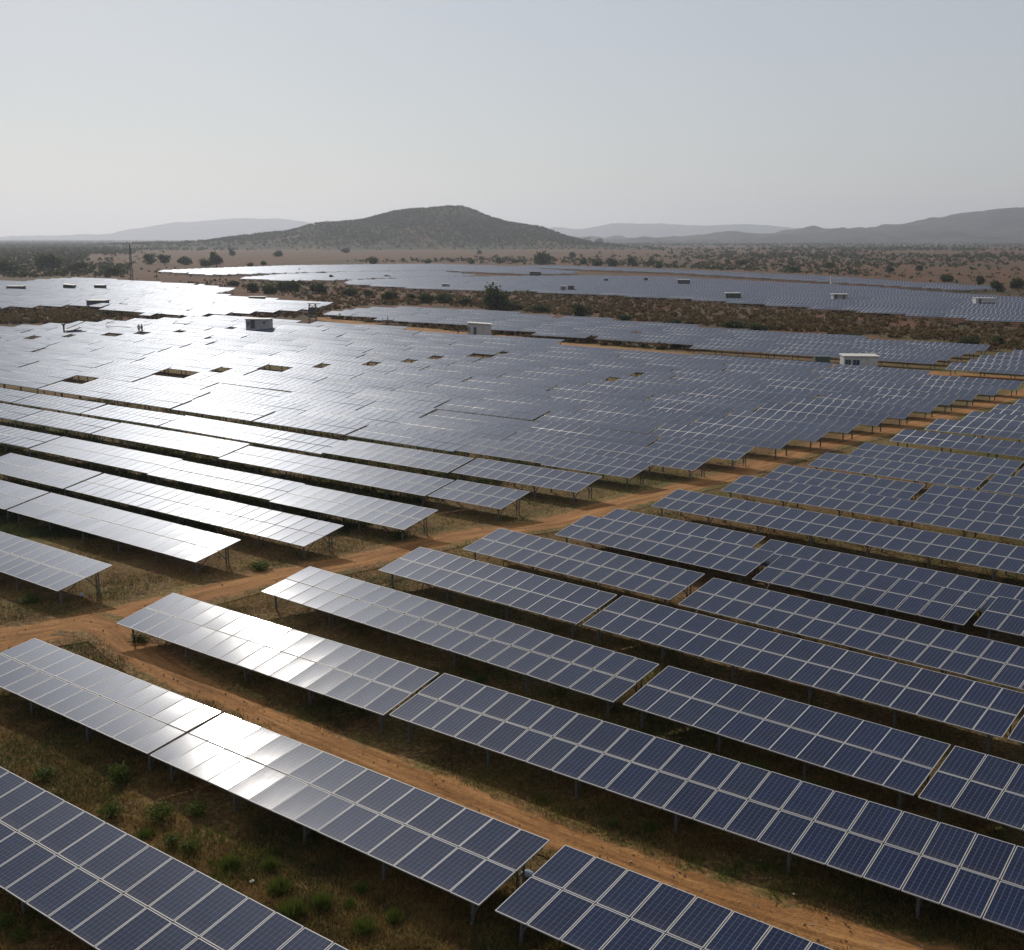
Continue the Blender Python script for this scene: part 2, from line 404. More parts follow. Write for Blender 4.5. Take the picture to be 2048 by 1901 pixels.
def ridge(name, dist, prof, depth, mat, label, rough, seed, base=-.6, back=None, nx=420, ny=46):
    """prof: photo pixels of the skyline -> heights at that distance; a rounded massif with spurs"""
    X = np.array([(p[0] - 1024) / FPX * dist for p in prof]); H = np.array([CAMZ + (476.3 - p[1]) / FPX * dist for p in prof])
    xs = np.linspace(X[0], X[-1], nx); hs = np.interp(xs, X, H)
    k = np.ones(9) / 9; hs = np.convolve(np.pad(hs, 4, 'edge'), k, 'valid')
    back = back or depth * .8
    ts = np.concatenate([np.linspace(-1, 0, ny), np.linspace(0, 1, ny // 2)[1:]])
    XX, TT = np.meshgrid(xs, ts, indexing='ij')
    wob = depth * .10 * fbm(xs / depth * 2.2, xs * 0, seed, 3)[:, None]
    YY = dist + np.where(TT < 0, TT * depth, TT * back) + wob
    fall = np.where(TT < 0, (1 + TT), (1 - TT)); fall = fall * fall * (3 - 2 * fall)
    HH = np.maximum(hs, 0)[:, None] * fall
    spur = fbm(XX / depth * 3.0, YY / depth * 1.4, seed + 5, 5)
    HH = HH * (1 + .38 * spur * (1 - fall) * 1.6) + rough * fbm(XX / depth * 9, YY / depth * 9, seed + 9, 4) * np.clip(fall * 4, 0, 1) * np.clip(hs[:, None] / 6, 0, 1)
    V = np.stack([XX, YY, HH + base * (1 - np.clip(fall * 3, 0, 1))], -1).reshape(-1, 3)
    m = len(ts); a = np.arange(nx - 1)[:, None] * m; b = np.arange(m - 1)[None, :]
    F = np.stack([a + b, a + m + b, a + m + b + 1, a + b + 1], -1).reshape(-1, 4)
    o = link(name, mesh_np(name, V, F, [mat], smooth=True)); tag(o, label, kind='structure')
    return V.reshape(nx, m, 3)

HILL = ridge('hill', 2250, [(300, 487), (380, 485), (442, 482), (514, 473), (560, 468), (607, 462.5), (638, 452), (660, 448), (689, 447), (741, 441), (780, 432), (802, 426), (830, 423), (854, 421), (880, 419), (900, 416), (915, 416), (930, 417), (946, 422), (987, 439), (1015, 446), (1039, 450), (1065, 453), (1090, 458), (1131, 475), (1173, 484), (1234, 492), (1300, 494)],
             520, M['hill'], 'lone scrub covered hill behind the solar field', 2.2, 21)
ridge('hills', 5200, [(1080, 481), (1183, 478.5), (1270, 479), (1348, 479), (1400, 472), (1436, 467), (1489, 470.5), (1545, 470), (1594, 460), (1625, 460), (1657, 463), (1700, 459), (1770, 453), (1812, 445), (1854, 440), (1910, 428), (1960, 422.5), (2016, 426), (2060, 424), (2160, 428), (2300, 445), (2450, 470)],
      1500, M['farhill'], 'blue hazy range of hills on the right', 26, 33)
ridge('hills', 4300, [(1480, 483), (1600, 479), (1640, 477), (1678, 475.5), (1720, 478), (1760, 476), (1800, 467), (1854, 461), (1890, 467), (1915, 475), (1960, 476), (2048, 476), (2150, 472), (2250, 480)],
      800, M['farhill'], 'low foothills in front of the right range', 10, 41)
ridge('hills', 11500, [(1020, 478), (1070, 465), (1107, 458), (1160, 460), (1200, 453), (1241, 448), (1300, 449), (1350, 452), (1404, 454), (1464, 450.5), (1545, 454.5), (1620, 462), (1750, 470), (1850, 478)],
      1500, M['farhill'], 'palest far range at the middle right', 20, 51)
ridge('hills', 12300, [(-200, 476), (100, 474), (200, 470), (246, 469), (292, 460), (352, 451), (439, 441), (482, 439), (562, 440), (615, 445), (700, 455), (800, 470), (860, 478)],
      1300, M['farhill'], 'palest far range at the left', 20, 61)

# ------------------------------------------------------------------ solar tables
TILT = math.radians(11.05); ST, CT = math.sin(TILT), math.cos(TILT)
PX_, PL, SLOPE, HL = 1.01, 1.51, 3.06, .90          # module pitch, module length, slope length, height of the low edge
HH_ = HL + SLOPE * ST
def ab(yaw):
    y = math.radians(yaw); return Vector((math.cos(y), -math.sin(y), 0)), Vector((math.sin(y), math.cos(y), 0))

EXTRA = {('right', 2): -.048, ('right', 3): .014}      # tables set a little flatter
TABLES = []      # dicts: org, yaw, n, scale, field, row
def near_pt(p, b):                                   # anchor given as ('n'|'f', x, y)
    k, x, y = p
    if k == 'n': q = at(x, y, HL)
    else: q = at(x, y, HH_) - b * SLOPE * CT
    return Vector((q.x, q.y, 0))
def add_table(org, yaw, n, scale, field, row): TABLES.append(dict(org=org, yaw=yaw, n=n, s=scale, field=field, row=row, dt=EXTRA.get((field, row), {'far': .045, 'strip': .015}.get(field, .010 if row > 7 and field == 'left' else .0))))
def explicit(field, row, yaw, segs, left=False, right=False, step=12):
    a, b = ab(yaw); res = []
    for Lp, Rp, n in segs:
        Lq = near_pt(Lp, b) if Lp else None; Rq = near_pt(Rp, b) if Rp else None
        if Lq is not None and Rq is not None:
            l = (Rq - Lq).dot(a); n = n or max(2, round(l / PX_)); s = l / (n * PX_)
        else:
            s = 1.0
            if Lq is None: Lq = Rq - a * n * PX_
        res.append([Lq, n, s])
    if left:
        while True:
            q = res[0][0]; P = px((q.x, q.y, 1.2))
            if P is None or P[0] < -25 or len(res) > 14: break
            res.insert(0, [q - a * (step * PX_ + .22), step, 1.0])
    if right:
        while True:
            q, n, s = res[-1]; e = q + a * (n * PX_ * s + .28); P = px((e.x, e.y, 1.2))
            if P is None or P[0] > 2070 or P[1] > 1980 or len(res) > 14: break
            res.append([e, step, 1.0])
    for q, n, s in res: add_table(q, yaw, n, s, field, row)
n_, f_ = (lambda x, y: ('n', x, y)), (lambda x, y: ('f', x, y))
R_, L_ = 'right', 'left'
explicit(R_, 1, 37.6, [(None, n_(95, 1834), 13)])
TABLES[-1]['n'] = 36
explicit(R_, 2, 37.96, [(None, n_(293, 1509), 12), (n_(297, 1511), n_(952.4, 1814.6), 14), (n_(986.6, 1822), None, 12)])
explicit(R_, 3, 37.65, [(n_(232.8, 1246), n_(770.6, 1428.8), 16), (n_(778, 1429.5), None, 26)])
explicit(R_, 4, 40.33, [(n_(521.4, 1183), n_(1231, 1403), 20), (n_(1245.7, 1408.7), n_(1826.8, 1590.8), 11), (n_(1834.8, 1593.8), None, 12)])
explicit(R_, 5, 40.6, [(n_(756.5, 1140.3), n_(1151, 1248.6), None), (n_(1164.8, 1249.3), n_(2006, 1474), None), (n_(2014, 1477), None, 10)])
explicit(R_, 6, 41.6, [(n_(924.2, 1098), n_(1337, 1201.5), None), (n_(1355.7, 1208.6), None, 24)])
explicit(R_, 7, 41.3, [(n_(1108.8, 1069.3), n_(1484.4, 1155), None), (n_(1502.7, 1157.9), n_(1933.4, 1247.5), None), (n_(1946, 1250), None, 10)])
explicit(R_, 8, 41.3, [(f_(1233.7, 1018), f_(1527, 1076), None), (f_(1541, 1079), None, 24)])
explicit(R_, 9, 41.3, [(f_(1355, 978.5), None, 28)])
explicit(R_, 10, 41.0, [(f_(1487, 950.4), None, 24)])
explicit(R_, 11, 41.0, [(f_(1564, 929), f_(1856, 968), None), (f_(1867, 970), None, 12)])
explicit(R_, 12, 41.0, [(f_(1652, 904.7), f_(1984, 947), None), (f_(1992, 949), None, 8)])
for k, (fx, fy) in enumerate([(1729.5, 885.4), (1808.6, 858.3), (1875.4, 837.9), (1945, 822), (1998, 808), (2040, 798)]):
    explicit(R_, 13 + k, 40.6, [(f_(fx, fy), None, 12)], right=True)
explicit(L_, 1, 38.1, [(None, n_(115.3, 1183), 13)], left=True)
explicit(L_, 2, 38.1, [(n_(13.4, 1019.7), n_(393, 1123.5), None)], left=True)
explicit(L_, 3, 38.05, [(n_(129.4, 978.6), n_(609.3, 1093.6), None)], left=True)
explicit(L_, 4, 37.9, [(n_(58, 897.4), n_(290, 948), None), (n_(293, 949), n_(535, 1002), None), (n_(538, 1002.9), n_(822.3, 1055.2), None)], left=True)
explicit(L_, 5, 37.7, [(n_(182.8, 868.6), n_(433, 916), None), (n_(436, 916.7), n_(851, 991), None), (n_(855, 991.9), n_(1008.6, 1016.5), None)], left=True)
explicit(L_, 6, 37.5, [(n_(318, 852.7), n_(640, 905), None), (n_(643, 905.5), n_(900, 945), None), (n_(903, 945.5), n_(1156.3, 984.9), None)], left=True)
explicit(L_, 7, 38.2, [(n_(692.2, 870.6), n_(909, 901.5), None), (n_(912, 901.9), n_(1078, 929), None), (n_(1081.8, 929.3), n_(1260, 956.4), None)], left=True)

def poly_world(poly, z=1.2): return [at(x, y, z) for x, y in poly]
def row_spans(P, a, b, v):
    """spans of u where the line v crosses the polygon"""
    us = []
    for k in range(len(P)):
        p, q = P[k], P[(k + 1) % len(P)]; vp, vq = p.dot(b), q.dot(b)
        if (vp - v) * (vq - v) < 0:
            t = (v - vp) / (vq - vp); us.append((p + (q - p) * t).dot(a))
    us.sort(); return list(zip(us[::2], us[1::2]))
def lattice(field, poly, yaw, vs, holes=(), step=12, row0=1, minlen=3.0, jit=0.0):
    a, b = ab(yaw); P = poly_world(poly); P = [Vector((p.x, p.y, 0)) for p in P]
    hw = []
    for x, y, w in holes:
        q = at(x, y, 1.1); d = px(q)[2]; hw.append((q.dot(a), q.dot(b) - SLOPE * CT / 2, w * .52 * d / FPX / math.cos(math.radians(yaw))))
    for r, v in enumerate(vs):
        for u0, u1 in row_spans(P, a, b, v + SLOPE * CT / 2):
            cuts = [(hu - hl / 2, hu + hl / 2) for hu, hv, hl in hw if abs(hv - v) < 2.86]
            spans = [(u0, u1)]
            for c0, c1 in cuts:
                ns = []
                for s0, s1 in spans:
                    if c1 <= s0 or c0 >= s1: ns.append((s0, s1)); continue
                    if c0 - s0 > 1: ns.append((s0, c0))
                    if s1 - c1 > 1: ns.append((c1, s1))
                spans = ns
            for s0, s1 in spans:
                e = s1 + (random.uniform(-jit, jit) if jit else 0)
                while e - s0 > minlen:
                    n = min(step, int((e - s0) / PX_))
                    if random.random() < .18 and n == step: n = step + random.choice((-4, 4, 6))
                    n = min(n, int((e - s0) / PX_))
                    if n < 2: break
                    q = a * (e - n * PX_) + b * v
                    add_table(Vector((q.x, q.y, 0)), yaw, n, 1.0, field, row0 + r)
                    e -= n * PX_ + random.choice((.12, .15, .3))
vs = [72.0, 77.5, 83.6, 89.0] + [94.4 + 5.6 * k for k in range(40)]
LH = [(67, 767, 107), (181, 758, 90), (299, 750, 80), (406, 745, 60), (520, 738, 52), (626, 735, 42), (736, 730, 46), (819, 723, 36), (880, 715, 38), (953, 711, 22), (1023, 704.5, 20), (1216, 760, 18), (1285, 748, 28),
      (0, 678, 30), (69, 676, 45), (151, 672, 45), (228, 669, 38), (299, 666, 36), (376, 663, 32), (463, 657, 34), (585, 648, 42)]
lattice(L_, [(1372, 936), (1462, 915), (1548, 894), (1618, 878), (1682, 862), (1746, 848), (1783, 836), (1854, 820), (1924, 798), (2004, 780), (2100, 760), (2100, 762), (2048, 763), (1349, 708), (1160, 693), (1109, 686), (703, 650), (640, 645), (629, 643.5), (464, 631), (352, 636), (156, 645), (0, 654), (-90, 660), (-90, 700), (-90, 800), (-60, 880), (300, 905), (800, 915)],
        37.9, vs, LH, row0=8)
lattice('strip', [(653, 628), (935, 651), (1177, 678), (1349, 689), (1847, 728), (1986, 693.5), (1413, 656.5), (1365, 651), (1125, 634), (868, 615.5), (741, 616), (653, 625.5)], 36.2,
        [x for x in np.arange(100, 420, 5.7)], [(1202, 672, 30), (1262, 666.5, 20), (1316, 661.5, 18), (1120, 635, 12)])
lattice('strip', [(1890, 731), (2100, 751), (2100, 694), (2048, 699)], 36.2, [x for x in np.arange(100, 420, 5.7)], row0=60)
lattice('far', [(-90, 561), (0, 562), (30, 565), (62, 562), (68, 560), (160, 556.5), (400, 571), (471, 579.5), (436, 586), (400, 588), (663, 610), (605, 619.5), (369, 631), (300, 628), (183, 618), (235, 614), (215, 611.5), (155, 611), (0, 615), (-90, 618)], 37.5, [x for x in np.arange(60, 700, 6.0)],
        [(30, 574, 35), (134, 571, 30), (199, 573, 24), (343, 581, 26), (235, 610, 40), (335, 606, 12), (400, 571, 16)], step=18)
FH = [(1092, 548, 30), (1105, 575, 70), (1135, 575, 60), (891, 572, 60), (1368, 562, 30), (1467, 592, 34), (1680, 594, 32), (1970, 603, 44), (960, 568, 130), (1000, 566, 130), (1060, 565, 60), (1090, 563, 60), (640, 548, 60), (1300, 560, 14), (1560, 575, 10), (1815, 590, 16), (1215, 561, 12)]
lattice('far', [(696, 567.5), (847, 576.5), (1065, 582.5), (1349, 595.5), (2048, 645), (2130, 650), (2130, 604), (2048, 598), (1700, 573), (1348, 556), (1198, 552), (1019, 554), (847, 556), (780, 559), (690, 562.5)], 35.8, [x for x in np.arange(60, 900, 6.0)], FH, step=24, jit=2)
lattice('far', [(482, 556), (590, 561.5), (650, 560), (760, 556), (956, 552), (875, 543), (685, 545.5), (570, 549)], 35.8, [x for x in np.arange(60, 1000, 6.0)], FH, step=24, jit=3)
lattice('far', [(311, 542), (422, 549), (560, 546), (650, 543.5), (875, 540.5), (1089, 548.5), (1156, 545), (1019, 533.5), (861, 529), (700, 530.5), (577, 532), (387, 539)], 35.8, [x for x in np.arange(60, 1300, 6.0)], FH, step=24, jit=3)
lattice('far', [(1026, 533.5), (1348, 545), (1657, 563), (1910, 578.5), (2005, 577), (1650, 554), (1348, 540.5), (1100, 532)], 35.8, [x for x in np.arange(60, 1300, 6.0)], [], step=24, jit=3)

# keep what the picture shows, nearest first
keep = []
for t in TABLES:
    a, b = ab(t['yaw']); vis = False; near = 1e9
    l = t['n'] * PX_ * t['s']
    for k in np.linspace(0, 1, 9):
        for h, w in ((HL, 0), (HH_, SLOPE * CT)):
            q = t['org'] + a * l * k + b * w; P = px((q.x, q.y, h))
            if P and -12 < P[0] < 2060 and P[1] < 1915: vis = True; near = min(near, P[2])
    if vis:
        t['near'] = near; m = t['org'] + a * l / 2; t['px'] = px((m.x, m.y, 1.2)) or (0, 0, 1)
        keep.append(t)
keep.sort(key=lambda t: t['near'] / math.sqrt(t['n']))
INDIV, REST = keep[:300], keep[300:]

# --- shared meshes
def panel_frame_mesh():
    w, l, e, th = .972, PL, .020, .040; mb = MB()
    o = [(-w/2, -l/2), (w/2, -l/2), (w/2, l/2), (-w/2, l/2)]; q = [(-w/2+e, -l/2+e), (w/2-e, -l/2+e), (w/2-e, l/2-e), (-w/2+e, l/2-e)]
    V = [(x, y, 0) for x, y in o] + [(x, y, 0) for x, y in q] + [(x, y, -th) for x, y in o] + [(x, y, -.005) for x, y in q]
    F = []
    for k in range(4):
        n = (k + 1) % 4
        F += [(k, n, 4 + n, 4 + k), (8 + k, 8 + n, n, k), (4 + k, 4 + n, 12 + n, 12 + k)]
    F.append((11, 10, 9, 8))
    return mesh_np('panel_frame', np.array(V), F, [M['alu']])
def cell_mesh():
    w, l, e = .972, PL, .020; x, y = w/2 - e + .001, l/2 - e + .001
    return mesh_np('panel_cells', np.array([(-x, -y, -.003), (x, -y, -.003), (x, y, -.003), (-x, y, -.003)]), np.array([[0, 1, 2, 3]]), [M['glass']], uv=[(0, 0), (1, 0), (1, 1), (0, 1)])
def whole_panel_mesh():
    fr = panel_frame_mesh(); V = [tuple(v.co) for v in fr.vertices]; F = [tuple(p.vertices) for p in fr.polygons]
    w, l, e = .972, PL, .020; x, y = w/2 - e + .001, l/2 - e + .001; b = len(V)
    V += [(-x, -y, -.003), (x, -y, -.003), (x, y, -.003), (-x, y, -.003)]; F.append((b, b+1, b+2, b+3))
    me = mesh_np('solar_panel', np.array(V), F, [M['alu'], M['glass']], [0] * (len(F) - 1) + [1])
    uvl = me.uv_layers.new(name='UVMap')
    for k, li in enumerate(me.polygons[len(F) - 1].loop_indices): uvl.data[li].uv = [(0, 0), (1, 0), (1, 1), (0, 1)][k]
    return me
ME_F, ME_C, ME_P = panel_frame_mesh(), cell_mesh(), whole_panel_mesh()
RX = Matrix.Rotation(TILT, 3, 'X')
def on_slope(x, s, dz=0): return Vector((x, s * CT - dz * ST, HL + s * ST + dz * CT))
post_f = MB().bar((0, 0, -.35), (0, 0, HL - .10 + .45 * ST), .085, .06).mesh('post', M['steel'])
post_r = MB().bar((0, 0, -.35), (0, 0, HL - .10 + 2.5 * ST), .085, .06).mesh('post', M['steel'])
raf = MB().bar(on_slope(0, .15, -.13), on_slope(0, 2.9, -.13), .06, .09).mesh('rafter', M['steel'])
brc = MB().bar((0, .45 * CT + .03, .25), on_slope(0, 1.55, -.16), .04).bar((0, 2.5 * CT - .03, .35), on_slope(0, 1.75, -.16), .04).mesh('brace', M['steel'])
end_truss = MB()
for dx in (-.11, .11): end_truss.bar((dx, 2.5 * CT, -.35), (dx, 2.5 * CT, HL - .1 + 2.5 * ST), .045)
for k in range(5): end_truss.bar((-.11 if k % 2 else .11, 2.5 * CT, .1 + .25 * k), (.11 if k % 2 else -.11, 2.5 * CT, .35 + .25 * k), .022)
end_truss = end_truss.mesh('post', M['steel'])
purl = {}
def purlin(n, s):
    l = round(n * PX_ * s, 3)
    if l not in purl: purl[l] = MB().box((l / 2, 0, 0), (l - .06, .05, .06), RX).mesh('purlin', M['steel'])
    return purl[l]
def bays(n, s):
    l = n * PX_ * s; k = max(1, round((l - 1.2) / 3.6)); return [.55 + (l - 1.1) * q / k for q in range(k + 1)]

ORD = 'first second third fourth fifth sixth seventh eighth ninth tenth eleventh twelfth thirteenth fourteenth fifteenth sixteenth seventeenth eighteenth nineteenth twentieth'.split()
def ordw(k):
    if k <= 20: return ORD[k - 1]
    t = {2: 'twenty', 3: 'thirty', 4: 'forty', 5: 'fifty', 6: 'sixty', 7: 'seventy'}[k // 10]
    return t + 'ieth' if k % 10 == 0 and False else (t[:-1] + 'ieth' if k % 10 == 0 else t + '-' + ORD[k % 10 - 1])
rows_in = {}
for t in INDIV: rows_in.setdefault((t['field'], t['row']), []).append(t)
for (fld, row), l in rows_in.items():
    l.sort(key=lambda t: t['px'][0], reverse=(fld == L_))
    for k, t in enumerate(l): t['pos'] = k + 1
strip_rows = sorted({t['row'] for t in INDIV if t['field'] in ('strip', 'far')})
def look(t):
    x, y = t['px'][:2]
    if x < 700 and y < 1230: return 'pale glaring'
    if x < 700: return 'bright glinting'
    if x < 1150: return 'silvery blue'
    return 'dark blue'
def label_of(t):
    p, r = ordw(t['pos']), ordw(t['row'])
    if t['field'] == L_: return f"{look(t)} solar table, {p} from the track, {r} row left of the track", 'solar tables in the field left of the track'
    if t['field'] == R_: return f"{look(t)} solar table, {p} from the track, {r} row right of the track", 'solar tables in the field right of the track'
    r = ordw(strip_rows.index(t['row']) + 1)
    return f"{look(t)} solar table, {p} from the left, {r} row of the strip behind", 'solar tables in the strip behind the big field'

def shake(s): return random.gauss(0, s)
for idx, t in enumerate(INDIV):
    root = link('solar_table', None, loc=(t['org'].x, t['org'].y, random.uniform(-.03, .03) if t['field'] != R_ else 0), rot=(t['dt'] + (shake(.003) if idx > 18 else 0), shake(.004) if t['near'] > 88 else 0, -math.radians(t['yaw'])))
    lb, gr = label_of(t); tag(root, lb, 'solar table', gr)
    n, s = t['n'], t['s']; d = t['near']
    tw = shake(.004 if d < 88 else .011)
    if d < 88:
        for x in range(n):
            for y in range(2):
                c = on_slope((x + .5) * PX_ * s, PL / 2 + y * (PL + .04))
                e = (TILT + tw + shake(.0035), shake(.0045), shake(.0006))
                if idx < 34:
                    p = link('solar_panel', ME_F, root, c, e); link('cell_sheet', ME_C, p)
                else: link('solar_panel', ME_P, root, c, e)
        for sl_ in (.35, 1.2, 1.9, 2.75): link('purlin', purlin(n, s), root, on_slope(0, sl_, -.075))
        B = bays(n, s)
        for k, x in enumerate(B):
            end = k in (0, len(B) - 1)
            link('post', post_f, root, (x, .45 * CT, 0))
            if end: link('post', end_truss, root, (x, 0, 0))
            else: link('post', post_r, root, (x, 2.5 * CT, 0))
            link('rafter', raf, root, (x, 0, 0)); link('brace', brc, root, (x, 0, 0))
    else:
        # too small to show its modules apart: a deck of jittered modules and one support frame
        V = []; F = []; UV = []; MI = []
        l = n * PX_ * s
        def slab(x0, x1, s0, s1, z0, z1):
            b0 = len(V)
            for z in (z0, z1):
                for (x, q) in ((x0, s0), (x1, s0), (x1, s1), (x0, s1)): V.append(tuple(on_slope(x, q, z)))
            for f in ((3,2,1,0),(4,5,6,7),(0,1,5,4),(1,2,6,5),(2,3,7,6),(3,0,4,7)): F.append(tuple(b0 + i for i in f)); MI.append(0); UV.extend([(0, 0)] * 4)
        slab(0, l, 0, SLOPE, -.060, -.016)
        for x in range(n):
            for y in range(2):
                b0 = len(V); xc = (x + .5) * PX_ * s; yc = PL / 2 + y * (PL + .04); jx, jy = shake(.0045), shake(.0035)
                for (dx, dy) in ((-.455, -.718), (.455, -.718), (.455, .718), (-.455, .718)): V.append(tuple(on_slope(xc + dx, yc + dy, .001 + dx * jx + dy * jy)))
                F.append((b0, b0+1, b0+2, b0+3)); MI.append(1); UV.extend([(0, 0), (1, 0), (1, 1), (0, 1)])
        link('panel_deck', mesh_np('panel_deck', np.array(V), np.array(F), [M['alu'], M['glass']], MI, UV), root)
        root.rotation_euler[0] = tw + t['dt']
        fb = MB()
        for x in bays(n, s): fb.bar((x, .45, -.3), (x, .45, HL), .09).bar((x, 2.5, -.3), (x, 2.5, HL + 2.35 * ST), .09)
        for sl_ in (.4, 2.7):
            fb.bar(on_slope(.05, sl_, -.09), on_slope(l - .05, sl_, -.09), .07)
        fb.build('support_frame', M['steel'], root)

# everything farther: one object
V = []; F = []; UV = []; MI = []
for t in REST:
    n, s, d = t['n'], t['s'], t['near']; l = n * PX_ * s; ca, sa = math.cos(-math.radians(t['yaw'])), math.sin(-math.radians(t['yaw']))
    tw = shake(.006); ox, oy = t['org'].x, t['org'].y
    tl = TILT + tw + t['dt']; c1, s1_ = math.cos(tl), math.sin(tl); zz = random.uniform(-.04, .04)
    def W(x, sl_, dz): 
        y = sl_ * c1 - dz * s1_; z = HL + sl_ * s1_ + dz * c1 + zz
        return (ox + x * ca - y * sa, oy + x * sa + y * ca, z)
    b0 = len(V)
    for z in (-.07, -.018):
        for (x, q) in ((0, 0), (l, 0), (l, SLOPE), (0, SLOPE)): V.append(W(x, q, z))
    for f in ((3,2,1,0),(4,5,6,7),(0,1,5,4),(1,2,6,5),(2,3,7,6),(3,0,4,7)): F.append(tuple(b0 + i for i in f)); MI.append(0); UV.extend([(0, 0)] * 4)
    for x in range(n):
        for y in range(2):
            b0 = len(V); xc = (x + .5) * PX_; yc = PL / 2 + y * (PL + .04); jx = shake(.005); jy = shake(.004)
            for (dx, dy) in ((-.455, -.718), (.455, -.718), (.455, .718), (-.455, .718)): V.append(W(xc + dx, yc + dy, .002 + dx * jx + dy * jy))
            F.append((b0, b0+1, b0+2, b0+3)); MI.append(1); UV.extend([(0, 0), (1, 0), (1, 1), (0, 1)])
    for x in np.linspace(.6, l - .6, max(2, int(l / 5))):      # posts
        for (q, h) in ((.45, HL), (2.5, HL + 2.3 * ST)):
            b0 = len(V)
            for z in (-.2, h - .06):
                for (dx, dy) in ((-.06, -.06), (.06, -.06), (.06, .06), (-.06, .06)):
                    X, Y = x + dx, q + dy; V.append((ox + X * ca - Y * sa, oy + X * sa + Y * ca, z))
            for f in ((0,1,5,4),(1,2,6,5),(2,3,7,6),(3,0,4,7)): F.append(tuple(b0 + i for i in f)); MI.append(0); UV.extend([(0, 0)] * 4)
tag(link('distant_solar_tables', mesh_np('distant_solar_tables', np.array(V), np.array(F), [M['alu'], M['glass']], MI, UV)),
    'hundreds of small solar tables filling the distant fields', 'solar tables', kind='stuff')
print('tables', len(keep), 'individual', len(INDIV), 'farthest individual', INDIV[-1]['near'], 'under 88', sum(t['near'] < 88 for t in INDIV))


# ------------------------------------------------------------------ vegetation
def cards(P, size, seed, tilt=None, elong=1.0):
    """one small quad per point, randomly turned"""
    r = np.random.default_rng(seed); n = len(P); size = np.broadcast_to(size, (n,))
    a = r.normal(size=(n, 3)); a /= np.linalg.norm(a, axis=1)[:, None]
    b = np.cross(a, r.normal(size=(n, 3))); b /= np.linalg.norm(b, axis=1)[:, None]
    u = a * size[:, None] * .5 * elong; v = b * size[:, None] * .5
    V = np.stack([P - u - v * .6, P + u * .2 - v, P + u + v * .5, P - u * .3 + v], 1).reshape(-1, 3)
    return V, np.arange(n * 4).reshape(n, 4)
def crown_mesh(name, seed, n=1500, lobes=9, leaf=.075, flat=1.0, mat='leaf'):
    r = np.random.default_rng(seed); P = []
    C = [(r.uniform(-.26, .26), r.uniform(-.26, .26), r.uniform(.20, .66) * flat, r.uniform(.12, .30)) for _ in range(lobes)] + [(0, 0, .40 * flat, .34)]
    w = np.array([c[3] ** 2 for c in C]); w /= w.sum()
    for c, k in zip(C, (w * n).astype(int)):
        d = r.normal(size=(k, 3)); d /= np.linalg.norm(d, axis=1)[:, None]
        q = d * (c[3] * (r.random(k) ** .35))[:, None] * (1 + .22 * r.normal(size=(k, 1)))
        P.append(q * (1, 1, .85) + (c[0], c[1], c[2]))
    P = np.concatenate(P); P = P[P[:, 2] > .02]
    V, F = cards(P, r.uniform(.6, 1.3, len(P)) * leaf, seed + 1)
    return mesh_np(name, V, F, [M[mat]])
CROWNS = [crown_mesh('crown', 100 + k) for k in range(5)]
BUSHES = [crown_mesh('crown', 200 + k, 1300, 8, .085, .62) for k in range(4)]
tb = MB().cyl((0, 0, -.06), (.01, .01, .26), .034, .024, 8)
for dx, dy in ((.17, .05), (-.15, .1), (.03, -.17), (-.05, .16)): tb.cyl((.01, .01, .22), (dx, dy, .52), .018, .008, 6)
TRUNK = tb.mesh('trunk', M['bark'], smooth=True)
def tree(name, x, y, w, h, label, cat, group=None, bush=False, z=0.0):
    p = at(x, y, 0); d = px(p)[2]; W_, H_ = w * d / FPX, h * d / FPX
    root = link(name, None, loc=(p.x, p.y, float(height(np.array([p.x]), np.array([p.y]))[0]) - .05), rot=(0, 0, random.uniform(0, 6.28)))
    root.scale = (W_, W_, H_ / (.66 if bush else .98)); tag(root, label, cat, group)
    link('crown', random.choice(BUSHES if bush else CROWNS), root); link('trunk', TRUNK, root)
